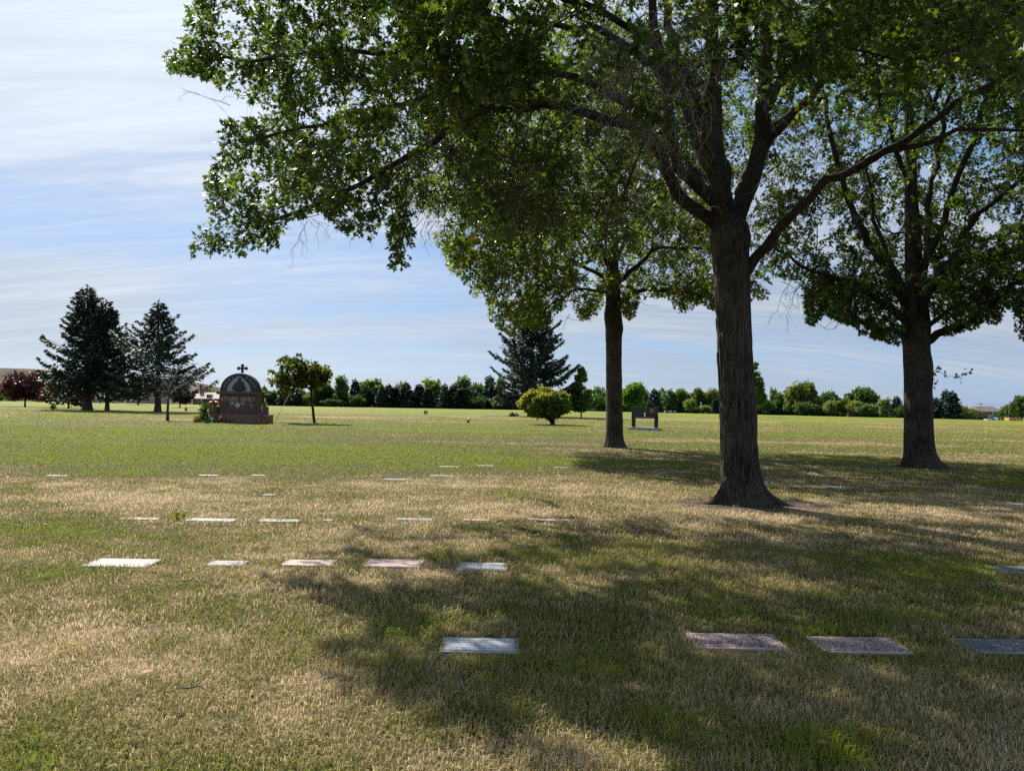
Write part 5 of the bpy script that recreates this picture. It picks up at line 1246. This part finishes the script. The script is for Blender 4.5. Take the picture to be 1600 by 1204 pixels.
# ================================================================== far buildings and street things
M_PINK2 = plain('pinkish_roof', (.30, .22, .21), .8); M_BRICK = stone_mat('dark_red_brick', (.10, .06, .055), (.17, .10, .09), 20, .9, .3); M_GLASS = plain('dark_window', (.03, .035, .045), .15); M_GREYW = plain('grey_siding', (.30, .33, .38), .7); M_TRIM = plain('white_trim', (.62, .62, .62), .6)
M_BRN = plain('brown_wall', (.14, .115, .105), .8); M_BROOF = plain('brown_roof', (.12, .085, .08), .8); M_VOID = plain('dark_opening', (.02, .02, .022), .8)
def house(px0, px1, ytop, yeave, D, wall, roof, label, wins=(), depth=9.0, chimney=False, door=None):
    c = (px0 + px1) / 2; p = at(c, D); p[2] = bg_z(p[0], p[1]); k = D / FPX; w = (px1 - px0) * k; he = hgt(c, yeave, D) - p[2]; hr = hgt(c, ytop, D) - p[2]
    root = thing('house', p, label, 'house')
    mb = MB(); mb.box((0, depth / 2, he / 2), (w - .6, depth - .8, he)); mb.build('wall', wall, root)
    mb = MB(); o = [(-w / 2, he), (w / 2, he), (w / 2, he + .15), (w / 2 - .2, he + .15)]
    yA, yB, ym = -.3, depth + .3, depth / 2
    mb.add([(-w / 2, yA, he), (w / 2, yA, he), (w / 2, yB, he), (-w / 2, yB, he), (-w / 2 + .6, ym, hr), (w / 2 - .6, ym, hr)], [[0, 1, 5, 4], [1, 2, 5], [2, 3, 4, 5], [3, 0, 4], [3, 2, 1, 0]]); rf = mb.build('roof', roof, root)
    mb = MB(); mb.box((0, yA - .06, he - .08), (w, .1, .22)); mb.build('fascia', M_TRIM, rf)
    if chimney: mb = MB(); mb.box((w * .3, ym, hr + .1), (.9, .7, 1.2)); mb.build('chimney', M_BRICK, rf)
    for a, b_, z0, z1, onroof in wins:
        x = ((a + b_) / 2 - c) * k; z = hgt(c, (z0 + z1) / 2, D) - p[2]; hh = (z1 - z0) * k; ww = (b_ - a) * k
        if onroof:
            yy = yA + (ym - yA) * (z - he) / (hr - he) - .5; mb = MB(); mb.box((x, yy + .6, z), (ww + .3, 1.6, hh + .2)); d_ = mb.build('dormer', roof, root); mb = MB(); mb.box((x, yy - .23, z), (ww, .08, hh)); mb.build('window', M_BRICK, d_)
        else:
            mb = MB(); mb.box((x, .37, z), (ww, .1, hh)); wn = mb.build('window', M_TRIM, root); mb = MB(); mb.box((x, .31, z), (ww * .86, .04, hh * .84)); mb.build('pane', M_GLASS, wn)
    return root
house(299, 349, 612.5, 622.3, 245, M_BRICK, M_PINK2, 'long low house with a pinkish roof and dark dormer left of the monument', ((321.5, 327.5, 616.5, 621, True), (308, 312, 624, 628, False), (331, 335, 624, 628, False)))
house(136, 168, 613, 620, 250, M_GREYW, plain('blue_grey_roof', (.20, .23, .28), .8), 'bluish grey house seen between the two left spruce boles', ((142, 146, 621, 625, False), (155, 160, 621, 625, False)))
house(398, 414, 617, 622, 260, M_TRIM, M_GREYW, 'small white house just right of the monument', ((402, 405, 624, 628, False), (408, 411, 624, 628, False)))
house(240, 262, 614, 619, 262, M_TRIM, M_PINK2, 'small pale house behind the ragged spruce bole', ((244, 247, 621, 625, False),))
house(1530, 1567, 634.5, 642, 250, M_BRN, M_BROOF, 'house with a brown pitched roof at far right above the low building', ((1541, 1546, 644, 648, False), (1556, 1561, 644, 648, False)), chimney=False)
def low_wall():
    D = 240; a, b_ = at(197, D), at(262, D); z = bg_z(a[0], a[1]); w = b_[0] - a[0]; h = hgt(230, 621, D) - z
    root = thing('garden_wall', ((a[0] + b_[0]) / 2, a[1], z), 'long pinkish garden wall behind the ragged spruce', 'wall'); mb = MB(); mb.box((0, 0, h / 2), (w, .3, h)); mb.build('panel', M_PINK2, root); mb = MB(); mb.box((0, 0, h + .06), (w + .1, .45, .12)); mb.build('coping', M_TRIM, root)
low_wall()
def low_building():
    D = 205; c = 1516; p = at(c, D); p[2] = bg_z(p[0], p[1]); k = D / FPX; h = hgt(c, 647.5, D) - p[2]; w = 52 * k
    root = thing('low_building', p, 'long low flat-roofed brown building with dark doorways at far right', 'building'); mb = MB(); mb.box((0, 4, h / 2), (w, 8, h)); mb.build('wall', M_BRN, root)
    mb = MB(); mb.box((0, 4, h + .08), (w + .3, 8.4, .2)); rf = mb.build('roof', M_BROOF, root)
    mb = MB(); mb.box(((1507 - c) * k, 2, h + .18 + .32), (8 * k, 2, .64), .04); mb.build('air_unit', M_TRIM, rf)
    for a, b_ in ((1515.5, 1525), (1529, 1541)):
        mb = MB(); mb.box((((a + b_) / 2 - c) * k, -.03, h * .42), ((b_ - a) * k, .1, h * .84)); mb.build('doorway', M_VOID, root)
low_building()
M_STEEL = plain('weathered_pole', (.25, .24, .23), .7); M_WOOD = plain('utility_pole_wood', (.09, .075, .065), .9)
def pole(px, ytop, D, label, cat, arms=(), r=.12, mat=None, name='utility_pole'):
    p = at(px, D); p[2] = bg_z(p[0], p[1]); h = hgt(px, ytop, D) - p[2]; root = thing(name, p, label, cat, None)
    mb = MB(); mb.tube([(0, 0, -.3), (0, 0, h)], [r, r * .7], 8); mb.build('post', mat or M_WOOD, root); return root, h, D / FPX
r_, h_, k_ = pole(1532.3, 629.5, 228, 'wooden utility pole with crossarm beside the brown-roofed house', 'utility pole')
mb = MB(); mb.box((0, 0, h_ - .35), (1.9, .12, .14)); mb.build('crossarm', M_WOOD, r_)
mb = MB(); mb.tube([(0, 0, h_ - .25), (-6, 2, h_ - .7), (-14, 5, h_ - .55)], .025, 4); mb.tube([(0, 0, h_ - .25), (9, 2, h_ - .8), (24, 5, h_ - .4)], .025, 4); mb.build('wire', M_WOOD, r_)
pole(1551.5, 640, 200, 'thin grey post left of the blue bin', 'post', r=.06, mat=M_STEEL, name='post'); pole(1571, 639, 190, 'thin dark post left of the orange crates', 'post', r=.07, name='post'); pole(1576, 641, 190, 'second thin dark post touching the orange crates', 'post', r=.07, name='post')
pole(932, 614, 235, 'tall pale pole between the young oval tree and the back oak', 'pole', r=.10, mat=M_POLE, name='flag_pole'); pole(1095.5, 628, 200, 'thin white pole in front of the trees left of the largest oak', 'pole', r=.07, mat=M_POLE, name='flag_pole')
r_, h_, k_ = pole(1375, 634.5, 176, 'pale street lamp with an arm to the left, by the domed dark tree', 'street lamp', r=.11, mat=M_STEEL, name='street_lamp')
mb = MB(); mb.tube([(0, 0, h_ - .1), (-.7, 0, h_ + .1), (-1.5, 0, h_ + .12)], .05, 6); mb.build('arm', M_STEEL, r_); mb = MB(); mb.box((-1.6, 0, h_ + .08), (.55, .25, .14), .03); mb.build('lamp_head', M_TRIM, r_)
pole(414.3, 622, 218, 'short white post right of the monument', 'post', r=.16, mat=M_TRIM, name='post')
def rv(px0, px1, ytop, D, label, two=False):
    c = (px0 + px1) / 2; p = at(c, D); p[2] = bg_z(p[0], p[1]); k = D / FPX; w = (px1 - px0) * k; h = hgt(c, ytop, D) - p[2]
    root = thing('camper_trailer', p, label, 'trailer', 'white trailers parked beyond the field'); mb = MB(); mb.box((0, 1.2, .5 + (h - .5) / 2), (w, 2.4, h - .5), .18); bd = mb.build('body', M_TRIM, root)
    mb = MB(); n = max(1, int(w / 2))
    for i in range(n): mb = MB(); mb.box((-w / 2 + (i + .5) * w / n, -.02, h * .72), (w / n * .55, .06, h * .2), .02); mb.build('window', M_GLASS, bd)
    mb = MB(); mb.box((0, -.02, h * .5), (w * .9, .05, .12)); mb.build('stripe', M_GREYW, bd)
    for x in (-w * .3, w * .3): mb = MB(); mb.tube([(x, -.05, .35), (x, .25, .35)], [.35, .35], 14); mb.build('wheel', M_VOID, root)
rv(918, 931, 638.6, 225, 'white camper trailer left of the pale pole'); rv(932, 949, 639.2, 228, 'long white trailer right of the pale pole, up to the back oak trunk'); rv(969, 978, 641.5, 226, 'white trailer end just right of the back oak trunk'); rv(1040, 1055, 642.6, 212, 'low white vehicle right of the granite memorial'); rv(1026, 1033, 641.8, 215, 'grey white vehicle half hidden beside the granite memorial')
M_ORG = plain('orange_wood', (.50, .27, .10), .7); M_BLUE = plain('blue_plastic', (.05, .12, .48), .5)
def crate(px0, px1, yt, D, label, slope):
    c = (px0 + px1) / 2; p = at(c, D); p[2] = bg_z(p[0], p[1]); k = D / FPX; w = (px1 - px0) * k; h = hgt(c, yt, D) - p[2]
    root = thing('orange_crate', p, label, 'crate', 'orange wooden crates at the far right'); mb = MB()
    if not slope: mb.box((0, .8, h / 2), (w, 1.6, h), .02)
    else: mb.prism([(-w / 2, 0), (w / 2, 0), (w / 2, h * .45), (w * .1, h), (-w / 2, h)], 0, 1.6)
    bd = mb.build('body', M_ORG, root); mb = MB()
    for i in range(3): mb.box((0, -.02, h * (.2 + .26 * i)), (w * .92, .05, h * .09))
    mb.build('slats', M_TRIM if slope else M_ORG, bd)
crate(1576.7, 1586.3, 652.3, 158, 'plain orange wooden crate at the right edge of the field', False); crate(1587, 1596, 652.6, 158, 'orange crate with pale slats and a sloping end beside the plain one', True)
def bin_(px0, px1, yt, D, mat, label, cat):
    c = (px0 + px1) / 2; p = at(c, D); p[2] = bg_z(p[0], p[1]); k = D / FPX; w = (px1 - px0) * k; h = hgt(c, yt, D) - p[2]
    root = thing('bin', p, label, cat); mb = MB(); mb.box((0, .4, h * .46), (w, .8, h * .92), .05, None, 1.1); b_ = mb.build('body', mat, root); mb = MB(); mb.box((0, .4, h * .95), (w * 1.14, .95, h * .08), .02); mb.build('lid', mat, root)
bin_(1550.3, 1556.3, 653.3, 165, M_BLUE, 'bright blue bin near the orange crates', 'bin'); bin_(1557, 1559.6, 652.3, 168, M_TRIM, 'white bin touching the blue bin', 'bin'); bin_(1540.6, 1541.8, 654.3, 166, M_TRIM, 'left one of two tiny white barrels by the dark doorways', 'barrel'); bin_(1543.8, 1545, 654.6, 166, M_TRIM, 'right one of two tiny white barrels by the dark doorways', 'barrel')
far_tree(1547.5, 647.5, 5, 'bush', 2, 'tiny yellow shrub in front of the brown-roofed house', 0, 3, 175)
# ------------------------------------------------------------------ camera, world, sun
cam = bpy.data.cameras.new('camera'); co = bpy.data.objects.new('camera', cam); COL.objects.link(co); SC.camera = co
cam.sensor_fit = 'HORIZONTAL'; cam.sensor_width = 36; cam.lens = 36 * FPX / 1600; cam.clip_start = .05; cam.clip_end = 6000
mw = Matrix.Identity(4)
for r in range(3):
    mw[r][0] = Xv[r]; mw[r][1] = Uv[r]; mw[r][2] = -Fv[r]; mw[r][3] = CAM[r]
co.matrix_world = mw

sun_dir = unit(np.array([[-SHADE_A, SHADE_B, 1.0]]))[0]       # towards the sun
elev = math.asin(sun_dir[2]); az = math.atan2(sun_dir[0], sun_dir[1])
sl = bpy.data.lights.new('sun', 'SUN'); so = bpy.data.objects.new('sun', sl); COL.objects.link(so)
sl.energy = 5.0; sl.angle = R(.53); sl.color = (1, .93, .82)
so.location = (0, 0, 60); so.rotation_euler = Vector(sun_dir).to_track_quat('Z', 'Y').to_euler()

W = bpy.data.worlds.new('World'); SC.world = W; W.use_nodes = True
nt = W.node_tree; nt.nodes.clear(); L = nt.links.new
out = nd(nt, 'ShaderNodeOutputWorld'); bg = nd(nt, 'ShaderNodeBackground'); bg.inputs['Strength'].default_value = .10
sky = nd(nt, 'ShaderNodeTexSky', sky_type='NISHITA'); sky.sun_disc = False; sky.sun_elevation = elev; sky.sun_rotation = az
sky.air_density = 1.0; sky.dust_density = .6; sky.ozone_density = 1.6
tc = nd(nt, 'ShaderNodeTexCoord'); sep = nd(nt, 'ShaderNodeSeparateXYZ'); L(tc.outputs['Generated'], sep.inputs[0])
def mth(op, a, b=None, c=None):
    n = nd(nt, 'ShaderNodeMath', operation=op)
    for k, q in enumerate((a, b, c)):
        if q is None: continue
        if isinstance(q, (int, float)): n.inputs[k].default_value = q
        else: L(q, n.inputs[k])
    return n.outputs[0]
zc = mth('ADD', mth('MAXIMUM', sep.outputs[2], 0.0), .20)
u = mth('DIVIDE', sep.outputs[0], zc); v = mth('DIVIDE', sep.outputs[1], zc)
cmb = nd(nt, 'ShaderNodeCombineXYZ'); L(u, cmb.inputs[0]); L(v, cmb.inputs[1])
def cloud(rot, sx, sy, scale, detail, dist, lo, hi, off=(0, 0, 0), rough=.55):
    mp = nd(nt, 'ShaderNodeMapping'); mp.inputs['Rotation'].default_value = (0, 0, R(rot)); mp.inputs['Scale'].default_value = (sx, sy, 1); mp.inputs['Location'].default_value = off
    L(cmb.outputs[0], mp.inputs[0])
    n = nd(nt, 'ShaderNodeTexNoise', Scale=scale, Detail=detail, Distortion=dist, Roughness=rough); L(mp.outputs[0], n.inputs['Vector'])
    r = nd(nt, 'ShaderNodeMapRange', interpolation_type='SMOOTHSTEP'); r.inputs[1].default_value = lo; r.inputs[2].default_value = hi; L(n.outputs[0], r.inputs[0])
    return r.outputs[0]
c1 = cloud(-22, .34, 1.0, .62, 7, .7, .335, .60, (3.1, 1.7, 0))
c2 = cloud(-30, .20, 1.2, 2.0, 9, 1.0, .38, .66, (7.3, 2.2, 0), .62)
c3 = cloud(-12, .35, 2.4, 3.4, 8, 1.0, .36, .70, (1, 9, 0), .68)
dot = nd(nt, 'ShaderNodeVectorMath', operation='DOT_PRODUCT'); L(tc.outputs['Generated'], dot.inputs[0]); dot.inputs[1].default_value = tuple(sun_dir)
glow = mth('POWER', mth('MAXIMUM', dot.outputs['Value'], 0.0), 6.0)
cov = mth('ADD', mth('MULTIPLY', c1, .58), mth('ADD', mth('MULTIPLY', c2, .34), mth('ADD', mth('MULTIPLY', c3, .27), mth('MULTIPLY', glow, .5))))
cov = mth('MINIMUM', mth('MAXIMUM', cov, 0.0), .93)
cb = mth('ADD', mth('MULTIPLY', glow, 3.2), mth('MULTIPLY_ADD', mth('ADD', c2, c3), .65, 3.1))
cc = nd(nt, 'ShaderNodeVectorMath', operation='SCALE'); cc.inputs[0].default_value = (.70, .772, .885); L(cb, cc.inputs['Scale'])
blu = nd(nt, 'ShaderNodeMix', data_type='RGBA'); blu.inputs[0].default_value = .72; L(sky.outputs[0], blu.inputs[6]); blu.inputs[7].default_value = (.46, 1.45, 3.4, 1)
mix = nd(nt, 'ShaderNodeMix', data_type='RGBA'); L(cov, mix.inputs[0]); L(blu.outputs[2], mix.inputs[6]); L(cc.outputs[0], mix.inputs[7])
L(mix.outputs[2], bg.inputs[0]); L(bg.outputs[0], out.inputs[0])

SC.view_settings.view_transform = 'Standard'; SC.view_settings.look = 'None'; SC.view_settings.exposure = 0.98; SC.view_settings.gamma = 1
SC.render.engine = 'CYCLES'
SC.cycles.max_bounces = 6; SC.cycles.diffuse_bounces = 3; SC.cycles.transmission_bounces = 4; SC.cycles.glossy_bounces = 2; SC.cycles.transparent_max_bounces = 8
SC.cycles.use_denoising = False
try: SC.cycles.denoiser = 'OPENIMAGEDENOISE'
except Exception: pass
SC.cycles.sample_clamp_indirect = 4
SC.render.resolution_x, SC.render.resolution_y = 1024, 770
